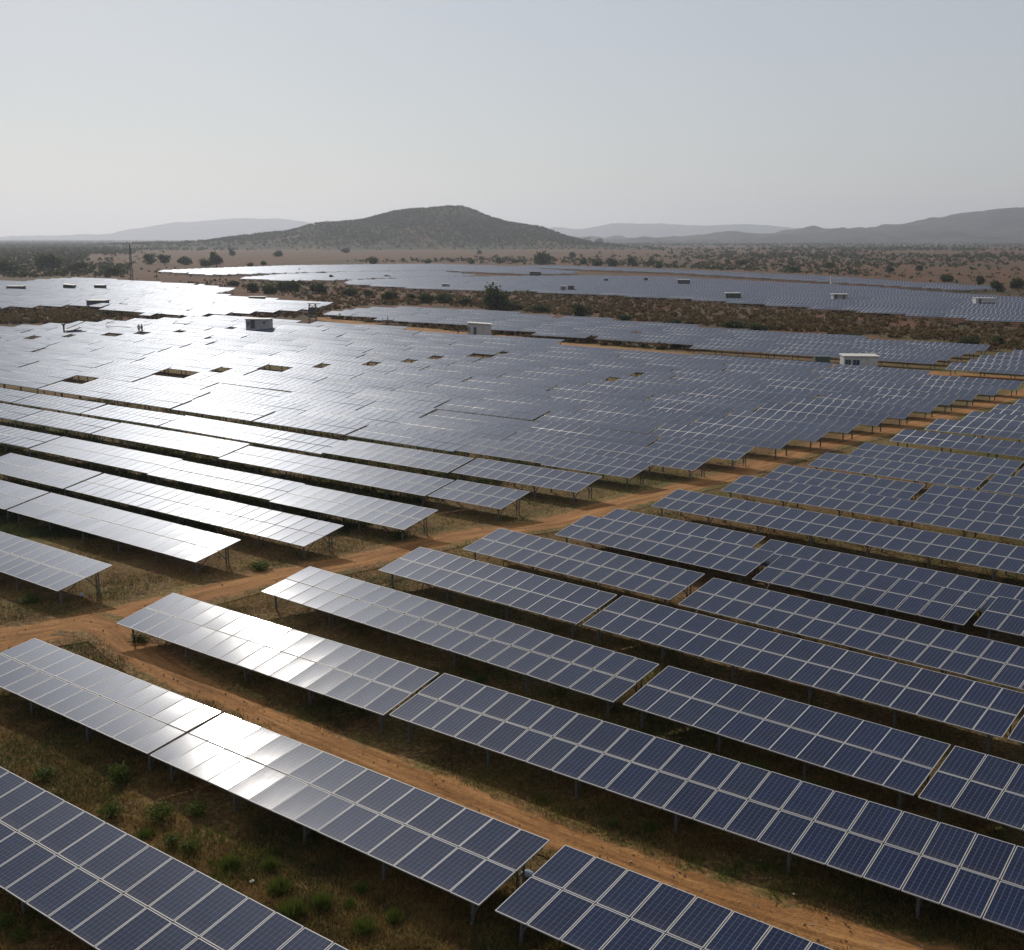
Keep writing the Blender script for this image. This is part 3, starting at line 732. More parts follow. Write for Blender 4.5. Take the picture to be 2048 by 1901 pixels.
TR = [  # base x, base y, width px, height px, bush?, label
 (92, 541, 66, 38, 0, 'largest dark tree at the far left, broad and rounded'),
 (20, 547, 90, 34, 0, 'wide dark tree at the left edge beside the largest one'),
 (150, 543, 60, 24, 0, 'low dark tree just right of the largest far left tree'),
 (226, 551, 40, 22, 1, 'round bush left of the power pole'),
 (298, 529, 30, 27, 0, 'upright tree, left one of the pair right of the power pole'),
 (330, 530, 30, 26, 0, 'upright tree, right one of the pair right of the power pole'),
 (371, 530, 36, 18, 1, 'low round bush on the red field between two taller trees'),
 (434, 534, 34, 36, 0, 'tall dark tree at the tip of the white far array'),
 (410, 533, 32, 16, 1, 'bush leaning against the tall tree at the array tip'),
 (466, 514, 16, 18, 0, 'small slim tree on the lower slope of the hill'),
 (500, 533, 14, 9, 1, 'little bush on the upper edge of the white far array'),
 (526, 531, 16, 9, 1, 'small bush right behind the white far array'),
 (558, 514, 24, 13, 1, 'grey bush on the red slope left of the hill'),
 (691, 506, 22, 11, 1, 'bush at the foot of the hill on its left part'),
 (748, 528, 24, 16, 1, 'dark round bush on the red field behind the arrays'),
 (855, 527, 16, 9, 1, 'small bush touching the far array under the hill top'),
 (942, 528, 16, 10, 1, 'small bush on the array edge below the hill'),
 (960, 508, 14, 8, 1, 'tiny bush in the middle of the red field'),
 (999, 527, 20, 12, 1, 'small ragged bush on the red field under the hill'),
 (1030, 526, 14, 9, 1, 'small round bush beside the large red field bush'),
 (1082, 530, 48, 27, 1, 'largest bush on the red field, dark and wide'),
 (1145, 517, 20, 16, 0, 'rounded tree on the right side of the red field'),
 (1165, 529, 20, 14, 1, 'low bush below the rounded red field tree'),
 (1195, 532, 26, 16, 1, 'wide pale bush right of the red field'),
 (1226, 533, 28, 19, 1, 'broad grey green bush behind the thin strip array'),
 (1266, 533, 26, 23, 0, 'open crowned tree behind the thin strip array'),
 (1302, 531, 16, 14, 1, 'round bush behind the thin strip array'),
 (1318, 537, 18, 13, 1, 'dark low bush touching the thin strip array'),
 (1174, 486, 14, 14, 0, 'taller tree on the right shoulder of the hill'),
 (1197, 490, 20, 15, 0, 'rounded tree lower on the right shoulder of the hill'),
 (1480, 530, 36, 13, 1, 'dark wide bush on the right plain'),
 (1662, 537, 22, 14, 0, 'dark rounded tree behind the blue strip'),
 (1590, 545, 30, 14, 1, 'green bush behind the blue strip'),
 (1780, 545, 24, 14, 0, 'dark tree on the right plain'),
 (1838, 543, 18, 16, 0, 'pale tree on the right plain'),
 (1960, 572, 26, 24, 0, 'green tree near the end of the blue strip'),
 (1996, 584, 34, 28, 0, 'leafy tree right at the end of the blue strip'),
 (2036, 582, 36, 30, 0, 'dark tree at the right edge beyond the arrays'),
 (1890, 564, 34, 16, 1, 'wide bush behind the end of the blue strip'),
 (990, 618, 62, 52, 1, 'largest bush in the middle, tall and dark behind the strip array'),
 (1162, 634, 36, 31, 1, 'round dark bush standing alone on the brown bank'),
 (779, 600, 36, 20, 1, 'dark bush left of the bush belt middle'),
 (853, 606, 34, 24, 1, 'dark bush in the belt left of the largest bush'),
 (890, 606, 42, 22, 1, 'wide bush in the belt nearest the largest bush'),
 (820, 601, 30, 15, 1, 'low green bush between two dark ones in the belt'),
 (930, 610, 34, 17, 1, 'bright green low bush beside the largest bush'),
 (640, 587, 54, 22, 1, 'wide green bush in the belt near the platform mast'),
 (700, 592, 40, 18, 1, 'green bush in the belt right of the platform mast'),
 (738, 592, 26, 14, 1, 'small dark bush in the middle belt'),
 (588, 584, 30, 26, 1, 'dark tall bush in the belt above the platform mast'),
 (566, 584, 30, 24, 1, 'dark bush at the left of the bush belt'),
 (540, 588, 34, 22, 1, 'green bush at the left end of the belt'),
 (505, 585, 34, 20, 1, 'dark bush at the tip of the left arrays'),
 (470, 572, 30, 12, 1, 'low scrubby bush left of the bush belt'),
 (1470, 655, 50, 16, 1, 'low bush on the bank behind the blue strip array'),
 (1515, 660, 44, 16, 1, 'second low bush on the bank behind the blue strip array'),
 (1350, 650, 34, 13, 1, 'dry bush on the left part of the bank'),
 (1020, 620, 60, 18, 1, 'spreading low bush right of the largest bush'),
 (1080, 624, 50, 18, 1, 'brown green bush between the two dark bank bushes'),
 (1700, 676, 50, 12, 1, 'flat bush on the bank above the white cabin'),
 (1940, 690, 54, 20, 1, 'brownish bush on the bank at the right'),
 (1990, 692, 40, 22, 1, 'greener bush on the bank near the right edge'),
 (1250, 640, 36, 12, 1, 'small dry bush on the brown bank'),
 (8, 622, 24, 14, 1, 'dark bush at the left edge below the white arrays'),
 (95, 616, 22, 10, 1, 'dark bush under the lower edge of the left arrays'),
 (160, 617, 26, 10, 1, 'dark bush beside the dark cabin'),
 (210, 634, 34, 14, 1, 'dark bush on the brown gap below the dark cabin'),
 (343, 577, 14, 8, 1, 'bush crowning the small dark cabin in the left arrays'),
 (600, 545, 11, 8, 1, 'tiny dark bush inside the white far array'),
 (637, 543, 9, 7, 1, 'smaller dark bush inside the white far array'),
 (663, 562, 16, 13, 1, 'dark bush between two bands of the far array'),
 (777, 560, 22, 11, 1, 'wide dark bush between two bands of the far array'),
 (1526, 558, 12, 9, 1, 'small bush on the blue strip'),
]
for x, y, w, h, bsh, lab in TR:
    tree('bush' if bsh else 'tree', x, y, w, h, lab, 'bush' if bsh else 'tree', 'bushes around the solar field' if bsh else 'trees beyond the solar field', bool(bsh))

SOLAR_POLYS = [
 [(-90, 558), (0, 558), (160, 553), (471, 577), (663, 608), (605, 622), (369, 635), (215, 620), (0, 620), (-90, 625)],
 [(480, 552), (300, 545), (387, 535), (577, 529), (861, 525), (1019, 529), (1348, 537), (1650, 551), (2005, 573), (2005, 583), (1700, 568), (2048, 594), (2130, 600), (2130, 656), (2048, 650), (1349, 599), (1065, 587), (847, 580), (696, 571), (600, 564)],
 [(645, 632), (650, 622), (741, 611), (868, 611), (1413, 652), (1990, 690), (1847, 735), (1349, 696), (935, 657)],
 [(-90, 656), (0, 650), (640, 636), (1160, 688), (2100, 760), (2100, 2000), (-90, 2000)]]
def inpoly(X, Y, poly):
    c = np.zeros(len(X), bool)
    for k in range(len(poly)):
        x0, y0 = poly[k]; x1, y1 = poly[(k + 1) % len(poly)]
        if y0 == y1: continue
        t = ((y0 > Y) != (y1 > Y)) & (X < (x1 - x0) * (Y - y0) / (y1 - y0) + x0); c ^= t
    return c
def img_ground(X, Y):
    dx = (X - 1024) / FPX; dy = -(Y - 950.5) / FPX; c, s = math.cos(PITCH), math.sin(PITCH)
    k = -CAMZ / (-s + dy * c); return dx * k, (c + dy * s) * k
def clumps(name, gx, gy, gz, size, tall, per, seed, mat, label, rel=.34):
    r = np.random.default_rng(seed); n = len(gx)
    d = r.normal(size=(n, per, 3)); d /= np.linalg.norm(d, axis=2)[:, :, None]; d *= (r.random((n, per, 1)) ** .4)
    P = np.stack([gx, gy, gz], -1)[:, None, :] + d * np.stack([size * .5, size * .5, size * .42 * tall], -1)[:, None, :]
    P[:, :, 2] += (size * .36 * tall)[:, None]
    V, F = cards(P.reshape(-1, 3), np.repeat(size * rel, per) * r.uniform(.7, 1.3, n * per), seed + 1)
    tag(link(name, mesh_np(name, V, F, [M[mat]])), label, kind='stuff')
# scrub and woodland on the plain
r = np.random.default_rng(5); nS = 150000
Xp = r.uniform(-60, 2110, nS); Yp = 477.8 + 225 * r.random(nS) ** 2.5
gx, gy = img_ground(Xp, Yp); dist = np.hypot(gx, gy)
den = .5 + .5 * fbm(gx * .0035, gy * .0022, 31, 4) * 1.6
left = np.clip((330 - Xp) / 200, 0, 1); right = np.clip((Xp - 1150) / 300, 0, 1); middle = 1 - np.maximum(left, right)
farw = np.clip((dist - 2000) / 1500, 0, 1)
p = left * np.clip(den * 1.7 - .38 + farw, 0, 1) + right * (np.clip(den * 1.9 - .62, 0, 1) * .55 + .40 * farw) + middle * np.where(dist > 2600, .9, np.clip(den * 2.2 - 1.25, 0, .3))
p = np.where((Yp > 536) & (left < .5), np.clip(den * 2.2 - .8, 0.05, 1) * .6, p)
p = np.where((Yp > 500) & (Yp < 556) & (Xp < 260), .15 + .6 * den, p)
# brown clearings
p = np.where((Xp > 170) & (Xp < 320) & (Yp > 510) & (Yp < 530), .04, p)
ok = (r.random(nS) < p) & (dist < 11000)
for q in SOLAR_POLYS: ok &= ~inpoly(Xp, Yp, q)
gx, gy, dist, Yk, lf = gx[ok], gy[ok], dist[ok], Yp[ok], left[ok]
size = r.uniform(1.0, 4.0, len(gx)) * np.where(lf > .5, 1.25, 1.0) * np.clip(dist / 900, .42, 1.7)
nb = dist < 430
k = nb & (r.random(len(gx)) < .72)
clumps('bank_scrub', gx[k], gy[k], height(gx[k], gy[k]), r.uniform(.6, 2.2, k.sum()), np.full(k.sum(), .6), 16, 73, 'bank', 'dry brown scrub on the bank between the arrays')
k = ~k
size[nb] *= .6
clumps('scrub', gx[k], gy[k], height(gx[k], gy[k]), size[k], np.ones(k.sum()) * .8, 14, 71, 'scrub', 'grey green scrub and far woodland covering the plain')
print('scrub', len(gx))
# bushes all over the hill
nh = 20000; I = r.uniform(0, HILL.shape[0] - 1.001, nh); J = r.uniform(0, HILL.shape[1] - 24, nh)
i0, j0 = I.astype(int), J.astype(int); fi, fj = (I - i0)[:, None], (J - j0)[:, None]
Q = (HILL[i0, j0] * (1-fi) * (1-fj) + HILL[i0+1, j0] * fi * (1-fj) + HILL[i0, j0+1] * (1-fi) * fj + HILL[i0+1, j0+1] * fi * fj)
hx = Q[:, 0] / Q[:, 1] * FPX + 1024; pr = np.clip((Q[:, 2] - 1.0) / 7, .12, 1) * np.where(hx < 640, .55, 1) * np.where(Q[:, 2] < 12, .5, 1) * np.clip(.8 + .8 * fbm(Q[:, 0] * .012, Q[:, 1] * .006, 77, 3), .15, 1)
k = r.random(nh) < pr; Q = Q[k]
clumps('hill_scrub', Q[:, 0], Q[:, 1], Q[:, 2] - .3, r.uniform(2.8, 6.2, len(Q)), np.ones(len(Q)) * .9, 11, 81, 'scrub', 'dense scrub covering the lone hill')

# ---- near ground cover
def blades(name, gx, gy, h, per, spread, width, seed, mat, label, lean=.5):
    r = np.random.default_rng(seed); n = len(gx); gz = height(gx, gy)
    bx = np.repeat(gx, per) + r.normal(size=n * per) * np.repeat(spread, per); by = np.repeat(gy, per) + r.normal(size=n * per) * np.repeat(spread, per)
    bz = height(bx, by); hh = np.repeat(h, per) * r.uniform(.45, 1.15, n * per); a = r.uniform(0, 6.283, n * per); w = np.repeat(width, per) * r.uniform(.6, 1.4, n * per)
    lx, ly = r.normal(size=n * per) * lean * hh, r.normal(size=n * per) * lean * hh
    c, s = np.cos(a) * w / 2, np.sin(a) * w / 2
    V = np.stack([np.stack([bx - c, by - s, bz - .02], -1), np.stack([bx + c, by + s, bz - .02], -1), np.stack([bx + lx, by + ly, bz + hh], -1)], 1).reshape(-1, 3)
    tag(link(name, mesh_np(name, V, np.arange(n * per * 3).reshape(-1, 3), [M[mat]])), label, kind='stuff')
def spread_near(n, seed, ymax=1890, ymin=905, pw=1.0):
    r = np.random.default_rng(seed); X = r.uniform(-60, 2110, n); Y = ymin + (ymax + 60 - ymin) * r.random(n) ** pw
    gx, gy = img_ground(X, Y); return gx, gy, r
gx, gy, r = spread_near(120000, 11)
m = ~on_track(gx, gy, .36) & (fbm(gx * .45, gy * .45, 91, 4) + .55 * r.random(len(gx)) > .12); gx, gy = gx[m], gy[m]
blades('dry_grass', gx, gy, r.uniform(.05, .20, len(gx)), 5, np.full(len(gx), .12), np.full(len(gx), .030), 12, 'straw', 'short dry grass all over the ground between the tables')
gx, gy, r = spread_near(90000, 13)
m = ~on_track(gx, gy, .40) & (fbm(gx * .30, gy * .30, 97, 4) + .30 * r.random(len(gx)) > .30); gx, gy = gx[m], gy[m]
blades('green_grass', gx, gy, r.uniform(.06, .22, len(gx)), 6, np.full(len(gx), .13), np.full(len(gx), .032), 14, 'leaf', 'dark green grass growing in patches between the tables')
gx, gy, r = spread_near(9000, 15); 
Vs, Fs = cards(np.stack([gx, gy, height(gx, gy) + .015], -1), r.uniform(.02, .075, len(gx)), 16)
tag(link('gravel', mesh_np('gravel', Vs, Fs, [M['stone']])), 'scattered small pale stones', kind='stuff')

r = np.random.default_rng(29); X = r.uniform(-60, 1250, 42000); Y = r.uniform(800, 1075, 42000); gx, gy = img_ground(X, Y)  # dark tall blades added between the left rows to stand in for shade
m = ~on_track(gx, gy, .5) & (fbm(gx * .4, gy * .4, 43, 3) + .5 * r.random(len(gx)) > .0) & (X < 1250 - (Y - 900).clip(0) * 3.4); gx, gy = gx[m], gy[m]
blades('alley_darkening_grass', gx, gy, r.uniform(.16, .42, len(gx)), 6, np.full(len(gx), .16), np.full(len(gx), .045), 30, 'leaf', 'taller dark grass added as shade under the rows left of the track', .4)
gx, gy, r = spread_near(7000, 23, ymin=1000)
m = ~on_track(gx, gy, .40) & (fbm(gx * .55, gy * .55, 41, 3) > .22); gx, gy = gx[m], gy[m]
blades('low_weeds', gx, gy, r.uniform(.10, .34, len(gx)), 12, np.full(len(gx), .16), np.full(len(gx), .04), 24, 'weed', 'loose low green weeds in drifts on the open ground', .35)
gx, gy, r = spread_near(5000, 27, ymin=1000)
m = on_track(gx, gy, .34) & (r.random(len(gx)) < .8); gx, gy = gx[m], gy[m]
Vs, Fs = cards(np.stack([gx, gy, height(gx, gy) + .06], -1), r.uniform(.03, .11, len(gx)), 28)
tag(link('track_gravel', mesh_np('track_gravel', Vs, Fs, [M['stone']])), 'loose stones lying on the dirt tracks', kind='stuff')

def tuft_mesh(seed, n=420, leafy=False):
    r = np.random.default_rng(seed)
    if leafy:
        d = r.normal(size=(n, 3)); d /= np.linalg.norm(d, axis=1)[:, None]
        P = d * (.5 * r.random((n, 1)) ** .4) * (1 + .25 * r.normal(size=(n, 1))) * (1, 1, .9); P[:, 2] += .48
        V, F = cards(P[P[:, 2] > 0], .085, seed + 1, elong=1.5); return mesh_np('foliage', V, F, [M['weed']])
    a = r.uniform(0, 6.283, n); q = r.random(n) ** .6; o = r.normal(size=(n, 2)) * .10
    tip = np.stack([np.cos(a) * q * .55 + o[:, 0], np.sin(a) * q * .55 + o[:, 1], np.sqrt(np.clip(1 - q * q * .8, .1, 1)) * r.uniform(.6, 1.0, n)], -1)
    root = np.stack([np.cos(a) * q * .30 + o[:, 0], np.sin(a) * q * .30 + o[:, 1], np.full(n, -.03)], -1)
    b = r.uniform(0, 6.283, n); w = np.stack([np.cos(b), np.sin(b), b * 0], -1) * .016
    return mesh_np('foliage', np.stack([root - w, root + w, tip], 1).reshape(-1, 3), np.arange(n * 3).reshape(-1, 3), [M['weed']])
TUFT = [tuft_mesh(300 + k) for k in range(3)]; LEAFY = [tuft_mesh(310 + k, 420, True) for k in range(3)]
stem = MB()
for k in range(7): stem.cyl((0, 0, -.03), (.3 * math.cos(k), .3 * math.sin(k), .55), .012, .006, 5)
stem = stem.mesh('stem', M['bark'])
WEEDS = [  # base x, y, width px, height px, leafy, label
 (238, 1562, 46, 44, 1, 'leafy bright shrub at the shadow edge below the joint of two tables'),
 (222, 1632, 50, 34, 1, 'dull green shrub below the leafy bright one'),
 (322, 1640, 60, 40, 1, 'wide dull shrub in the middle of the front strip of ground'),
 (395, 1632, 44, 34, 1, 'shrub at the shadow edge right of the wide dull one'),
 (292, 1672, 44, 20, 0, 'flat bright tuft just left of the front strip middle'),
 (345, 1690, 40, 28, 1, 'small loose shrub right of the flat bright tuft'),
 (378, 1705, 40, 30, 1, 'small loose shrub above the pale disc'),
 (461, 1735, 50, 38, 0, 'round bright grass tuft above the pale disc'),
 (538, 1737, 38, 34, 0, 'dim grass tuft right of the round bright one'),
 (560, 1782, 60, 38, 0, 'wide dim tuft right of the pale disc'),
 (586, 1829, 66, 46, 0, 'largest bright grass tuft in the front strip'),
 (642, 1812, 50, 42, 0, 'round bright tuft right of the largest tuft'),
 (700, 1812, 34, 22, 0, 'small dim tuft near the shadow edge'),
 (728, 1863, 62, 40, 0, 'dark green tuft at the lower end of the front strip'),
 (790, 1842, 46, 36, 0, 'bright tuft at the lower right of the front strip'),
 (722, 1785, 34, 26, 1, 'small leafy shrub on the shadow edge'),
 (12, 1860, 44, 40, 1, 'leafy shrub at the bottom left corner'),
 (42, 1880, 44, 30, 1, 'lower leafy shrub at the bottom left corner'),
 (90, 1556, 50, 26, 1, 'faint green shrub at the left of the front strip'),
 (865, 1362, 44, 20, 1, 'low weeds behind the third row table'),
 (960, 1366, 34, 20, 1, 'bright weed at the edge of the shade behind the third row'),
 (1227, 1655, 22, 24, 1, 'lone bright weed beside the side track'),
 (1300, 1660, 40, 22, 1, 'low weed clump beside the side track'),
 (1515, 1548, 50, 26, 1, 'yellow green weeds behind the long third row table'),
 (1628, 1588, 56, 28, 1, 'second yellow green weeds behind the long third row table'),
 (1872, 1668, 70, 26, 1, 'weeds near the right edge behind the long third row table'),
 (380, 1000, 40, 16, 1, 'weeds in the shade of the left rows'),
 (520, 1140, 44, 20, 1, 'green weeds beside the shadow of the third left row'),
 (800, 1078, 44, 20, 1, 'green weeds behind the end of the fourth left row'),
 (60, 1205, 40, 18, 1, 'dark weeds in the shade of the first left table'),
 (280, 1283, 44, 18, 1, 'low weeds at the end of the first glinting table'),
]
for x, y, w, h, lf_, lab in WEEDS:
    p = at(x, y, 0); d = px(p)[2]
    root = link('shrub' if lf_ else 'grass_tuft', None, loc=(p.x, p.y, float(height(np.array([p.x]), np.array([p.y]))[0])), rot=(0, 0, random.uniform(0, 6.28)))
    root.scale = (w * d / FPX * .95, w * d / FPX * .95, h * d / FPX * .95); tag(root, lab, 'shrub' if lf_ else 'grass tuft', 'weeds on the ground between the tables')
    link('foliage', random.choice(LEAFY if lf_ else TUFT), root)
    if lf_: link('stem', stem, root)


# ------------------------------------------------------------------ cabins, masts, people and litter
def cabin(x0, x1, ybase, h, label, wall='grey', roof='roofw', yaw=-8, depth=2.6, rise=.0, windows=(), doors=(), name='cabin', over=.18, base=0.0, louvre=(), hid=0.0):
    h += hid; p = at((x0 + x1) / 2, ybase, hid); d = px(p)[2]; W_ = (x1 - x0) * d / FPX / math.cos(math.radians(yaw)) * .94
    root = link(name, None, loc=(p.x, p.y + depth / 2, 0), rot=(0, 0, math.radians(yaw))); tag(root, label, 'cabin')
    b = MB().box((0, 0, h / 2 + base), (W_, depth, h))
    n = int(W_ / .45)
    for k in range(1, n): b.box((-W_/2 + W_ * k / n, -depth/2 - .012, h/2 + base), (.05, .03, h - .12))
    b.build('wall', M[wall], root)
    MB().box((0, 0, .06), (W_ + .5, depth + .5, .16)).build('foundation', M['stone'], root)
    MB().box((0, 0, h + .06 + base), (W_ + 2 * over, depth + 2 * over, .10), Matrix.Rotation(rise, 3, 'Y')).build('roof', M[roof], root)
    for (u, v, w, hh) in windows:
        v += hid
        f = MB().box((0, 0, 0), (w + .14, .05, hh + .14)).build('window', M['white'], root, (-W_/2 + u * W_, -depth/2 - .045, v))
        MB().box((-w/4, -.032, 0), (w/2 - .05, .02, hh - .04)).box((w/4, -.032, 0), (w/2 - .05, .02, hh - .04)).build('pane', M['window'], f)
    for (u, w, hh) in doors:
        f = MB().box((0, 0, hh/2), (w, .05, hh)).build('door', M['dark'], root, (-W_/2 + u * W_, -depth/2 - .05, .15 + base + hid))
        MB().box((w * .35, -.05, hh * .48), (.04, .05, .16)).build('handle', M['steel'], f)
    for (u, v, w, hh) in louvre:
        v += hid
        q = MB()
        for k in range(6): q.box((0, 0, -hh/2 + hh * (k + .5) / 6), (w, .05, hh / 9), Matrix.Rotation(.4, 3, 'X'))
        q.build('louvre', M['steel'], root, (-W_/2 + u * W_, -depth/2 - .06, v))
    return root
cabin(491, 541, 659, 1.75, hid=1.3, label='grey cabin standing in the big field among the whitest glare', wall='grey', roof='roofw', yaw=-4, doors=((.30, .8, 1.5),), windows=((.12, 1.0, .5, .7),), louvre=((.8, 1.2, .5, .3),))
cabin(935, 983, 673.5, 2.25, 'white cabin with slanted roof behind the middle of the big field', 'white', 'roofw', -3, rise=.06, doors=((.32, .5, 1.5),), windows=((.06, 1.3, .3, .9),))
cabin(1688, 1758, 744, 2.0, 'largest white cabin with blue windows beside the service track', 'white', 'roofw', -6, depth=3, windows=((.12, 1.2, .75, .85), (.36, 1.15, .9, .9)))
cabin(1630, 1661, 733, 1.25, 'low dark green equipment box left of the largest white cabin', 'green', 'green', -6, depth=1.4, over=.03, louvre=((.3, .8, .5, .5),), name='equipment_box')
cabin(173, 212, 619, 2.1, 'dark blackish cabin below the left arrays', 'dark', 'dark', -5, depth=3, over=.25, doors=((.7, .8, 1.7),))
cabin(1451, 1483, 598, 1.45, hid=1.3, label='dark grey cabin in the far blue array with a pale roof', wall='green', roof='roofw', yaw=-3, over=.1, louvre=((.25, .9, .8, .9), (.6, .9, .8, .9)))
cabin(1666, 1696, 600, 1.4, hid=1.3, label='cabin with a very white roof in the far blue array', wall='grey', roof='roofw', yaw=-3, over=.35, doors=((.2, .6, 1.2), (.75, .5, 1.2)))
cabin(1951, 1994, 608, 1.3, hid=1.3, label='pale cabin in the far blue array near the right edge', wall='white', roof='white', yaw=-3, over=.1, doors=((.2, .5, 1.2),))
cabin(1355, 1381, 569, 1.5, hid=1.3, label='dark cabin highest up in the far blue array', wall='dark', roof='roofw', yaw=-3, over=.1, louvre=((.3, .9, .8, .9),))
cabin(1059, 1083, 552, 1.7, hid=1.3, label='dark cabin with a sloping roof between the far white bands', wall='dark', roof='grey', yaw=-3, rise=.08, louvre=((.3, 1.0, .8, .5),))
cabin(884, 899, 575, 1.0, hid=1.3, label='small grey cabin at the lower edge of the far array', wall='grey', roof='grey', yaw=-3, over=.05, louvre=((.4, .8, .8, .5),))
cabin(1120, 1134, 581, 1.2, hid=1.3, label='pale left cabin of the pair in the far array gap', wall='grey', roof='grey', yaw=-3, over=.1, doors=((.5, .6, 1.1),))
cabin(1136, 1149, 580, 1.2, hid=1.3, label='dark right cabin of the pair in the far array gap', wall='dark', roof='dark', yaw=-3, over=.1, louvre=((.4, .8, .8, .5),))
cabin(497, 529, 608, 1.0, 'white roofed open cabin in the lower left array', 'grey', 'roofw', -4, over=.3, base=.8, name='cabin')
cabin(341, 353, 585.5, 1.5, 'small dark cabin under a bush in the left arrays', 'dark', 'dark', -3, over=.1, doors=((.6, .6, 1.1),))
cabin(126, 147, 577, 1.1, hid=1.3, label='low dark hut second from the left in the white arrays', wall='dark', roof='dark', yaw=-3, over=.5, rise=.1, louvre=((.4, .6, .8, .5),), name='hut')
cabin(188, 208, 578, 1.1, hid=1.3, label='low dark hut third from the left in the white arrays', wall='dark', roof='grey', yaw=-3, over=.3, louvre=((.4, .6, .8, .5),), name='hut')
cabin(12, 46, 579, 0.9, hid=1.3, label='long low dark hut at the left in the white arrays', wall='dark', roof='dark', yaw=-3, over=.3, louvre=((.4, .6, .8, .5),), name='hut')
cabin(1208, 1217, 563, 0.9, hid=1.3, label='tiny dark box on the far array left of the highest cabin', wall='dark', roof='dark', yaw=-3, over=.05, louvre=((.4, .6, .8, .5),), name='equipment_box')
cabin(1288, 1296, 562, 1.0, hid=1.3, label='tiny dark box on the far array nearest the highest cabin', wall='dark', roof='dark', yaw=-3, over=.05, louvre=((.4, .6, .8, .5),), name='equipment_box')

# shelter on lattice legs
p = at(626, 650, 0); rt = link('platform_mast', None, loc=(p.x, p.y, 0)); tag(rt, 'white topped shelter on tall lattice legs between the arrays', 'mast')
for sx in (-.75, .75):
    for sy in (-.6, .6): MB().bar((sx, sy, -.2), (sx * .8, sy * .8, 4.2), .10).build('leg', M['steel'], rt)
b = MB()
for k in range(4):
    z0, z1 = .2 + k, 1.1 + k
    for sy in (-.55, .55): b.bar((-.7, sy, z0), (.65, sy, z1), .05).bar((.7, sy, z0), (-.65, sy, z1), .05)
    for sx in (-.7, .7): b.bar((sx, -.55, z0), (sx, .55, z1), .05)
b.build('brace', M['steel'], rt)
MB().box((0, 0, 3.0), (1.5, 1.3, 1.1)).build('tank', M['dark'], rt)
MB().box((.35, 0, 4.35), (2.3, 1.8, .16), Matrix.Rotation(.04, 3, 'Y')).build('roof', M['roofw'], rt)
# thin pole behind it
def pole(x, y, hpx, label, arms=3, lattice=True, wd=.9):
    p = at(x, y, 0); d = px(p)[2]; H = hpx * d / FPX
    rt = link('power_pole', None, loc=(p.x, p.y, 0)); tag(rt, label, 'power pole')
    b = MB(); w = wd / 2
    if lattice:
        for sx in (-1, 1):
            for sy in (-1, 1): b.bar((sx*w, sy*w, -.3), (sx*.12, sy*.12, H), .13)
        n = 12
        for k in range(n):
            z0, z1 = H*k/n, H*(k+1)/n; a0, a1 = w + (.12-w)*k/n, w + (.12-w)*(k+1)/n
            b.bar((-a0, -a0, z0), (a1, -a1, z1), .07).bar((a0, a0, z0), (-a1, a1, z1), .07)
    else: b.cyl((0, 0, -.3), (0, 0, H), .12, .07, 8)
    b.build('shaft', M['dark'], rt)
    for k in range(arms):
        z = H - .8 - k * H * .10
        a = MB().box((0, 0, z), (2.6 - .4 * abs(k - 1), .14, .14)).build('crossarm', M['dark'], rt)
        MB().cyl((-1.1, 0, z + .05), (-1.1, 0, z + .4), .06, .08, 6).cyl((1.1, 0, z + .05), (1.1, 0, z + .4), .06, .08, 6).build('insulator', M['grey'], a)
pole(264, 562, 72, 'tall dark lattice power pole behind the left arrays', 3)
pole(616, 605, 26, 'thin pole behind the shelter on lattice legs', 1, False)
pole(916, 672, 18, 'short thin pole left of the white cabin with slanted roof', 1, False)
pole(776, 655, 22, 'thin pole on the grass at the near edge of the strip', 1, False)
pole(541, 622, 9, 'short post with a tiny crossbar under the left arrays', 1, False)
q = at(583, 465, 0)
tw = link('radio_mast', None, loc=((583 - 1024) / FPX * 2250, 2245, 6)); tag(tw, 'tiny thin mast on the left shoulder of the hill', 'mast')
MB().cyl((0, 0, 0), (0, 0, 20), .35, .15, 6).build('shaft', M['dark'], tw); MB().box((0, 0, 17), (3, .3, .3)).box((0, 0, 14), (2.4, .3, .3)).build('crossarm', M['dark'], tw)
p = at(1664, 574, 0); w_ = link('signal_box', None, loc=(p.x, p.y, 0)); tag(w_, 'slim white box on the brown strip above the far array', 'box')
MB().box((0, 0, 1.0), (1.3, 1.3, 2.0)).build('body', M['white'], w_); MB().box((-.35, 0, 2.9), (.6, .8, 1.8)).build('column', M['white'], w_); MB().box((1.2, 0, 3.0), (3.0, 1.0, .2)).build('roof', M['roofw'], w_)

# tilted arm with a white cover, beside an open gap
p = at(146, 676, 0)
rt = link('tilted_mounting_arm', None, loc=(p.x, p.y, 0)); tag(rt, 'dark arm raised at a slant over a white cover beside an open gap', 'mounting arm')
MB().bar((-1.0, 0, 1.6), (2.3, .3, 2.9), .55, .10).build('arm', M['dark'], rt)
b = MB()
for k in range(9): b.box((-1.2 + .33 * k, 0, 1.35 + .28 * (k / 8) ** 2 * 2 - .10 * math.sin(k / 8 * 3.14)), (.34, .9, .12))
b.build('cover', M['white'], rt); MB().cyl((-1.5, 0, -.2), (-1.5, 0, 2.2), .16, .16, 8).build('post', M['dark'], rt); MB().box((-1.5, 0, 2.35), (.5, .5, .3)).build('cap', M['dark'], rt)
p = at(237, 671, 0)
rt = link('loose_rails', None, loc=(p.x, p.y, 0)); tag(rt, 'pale loose rails laid over the gap beside the raised arm', 'rails')
MB().bar((-2.0, 0, 1.7), (2.2, .1, 1.45), .10).build('rail', M['white'], rt); MB().bar((-2.1, 0, 2.2), (-.4, .1, 2.25), .10).build('rail', M['white'], rt); MB().bar((-2.1, 0, 2.2), (-2.2, 0, 1.6), .06).build('rail', M['steel'], rt)
MB().bar((-1.9, 0, -.1), (-1.9, 0, 1.7), .08).build('post', M['steel'], rt)
p = at(366, 664, 0)
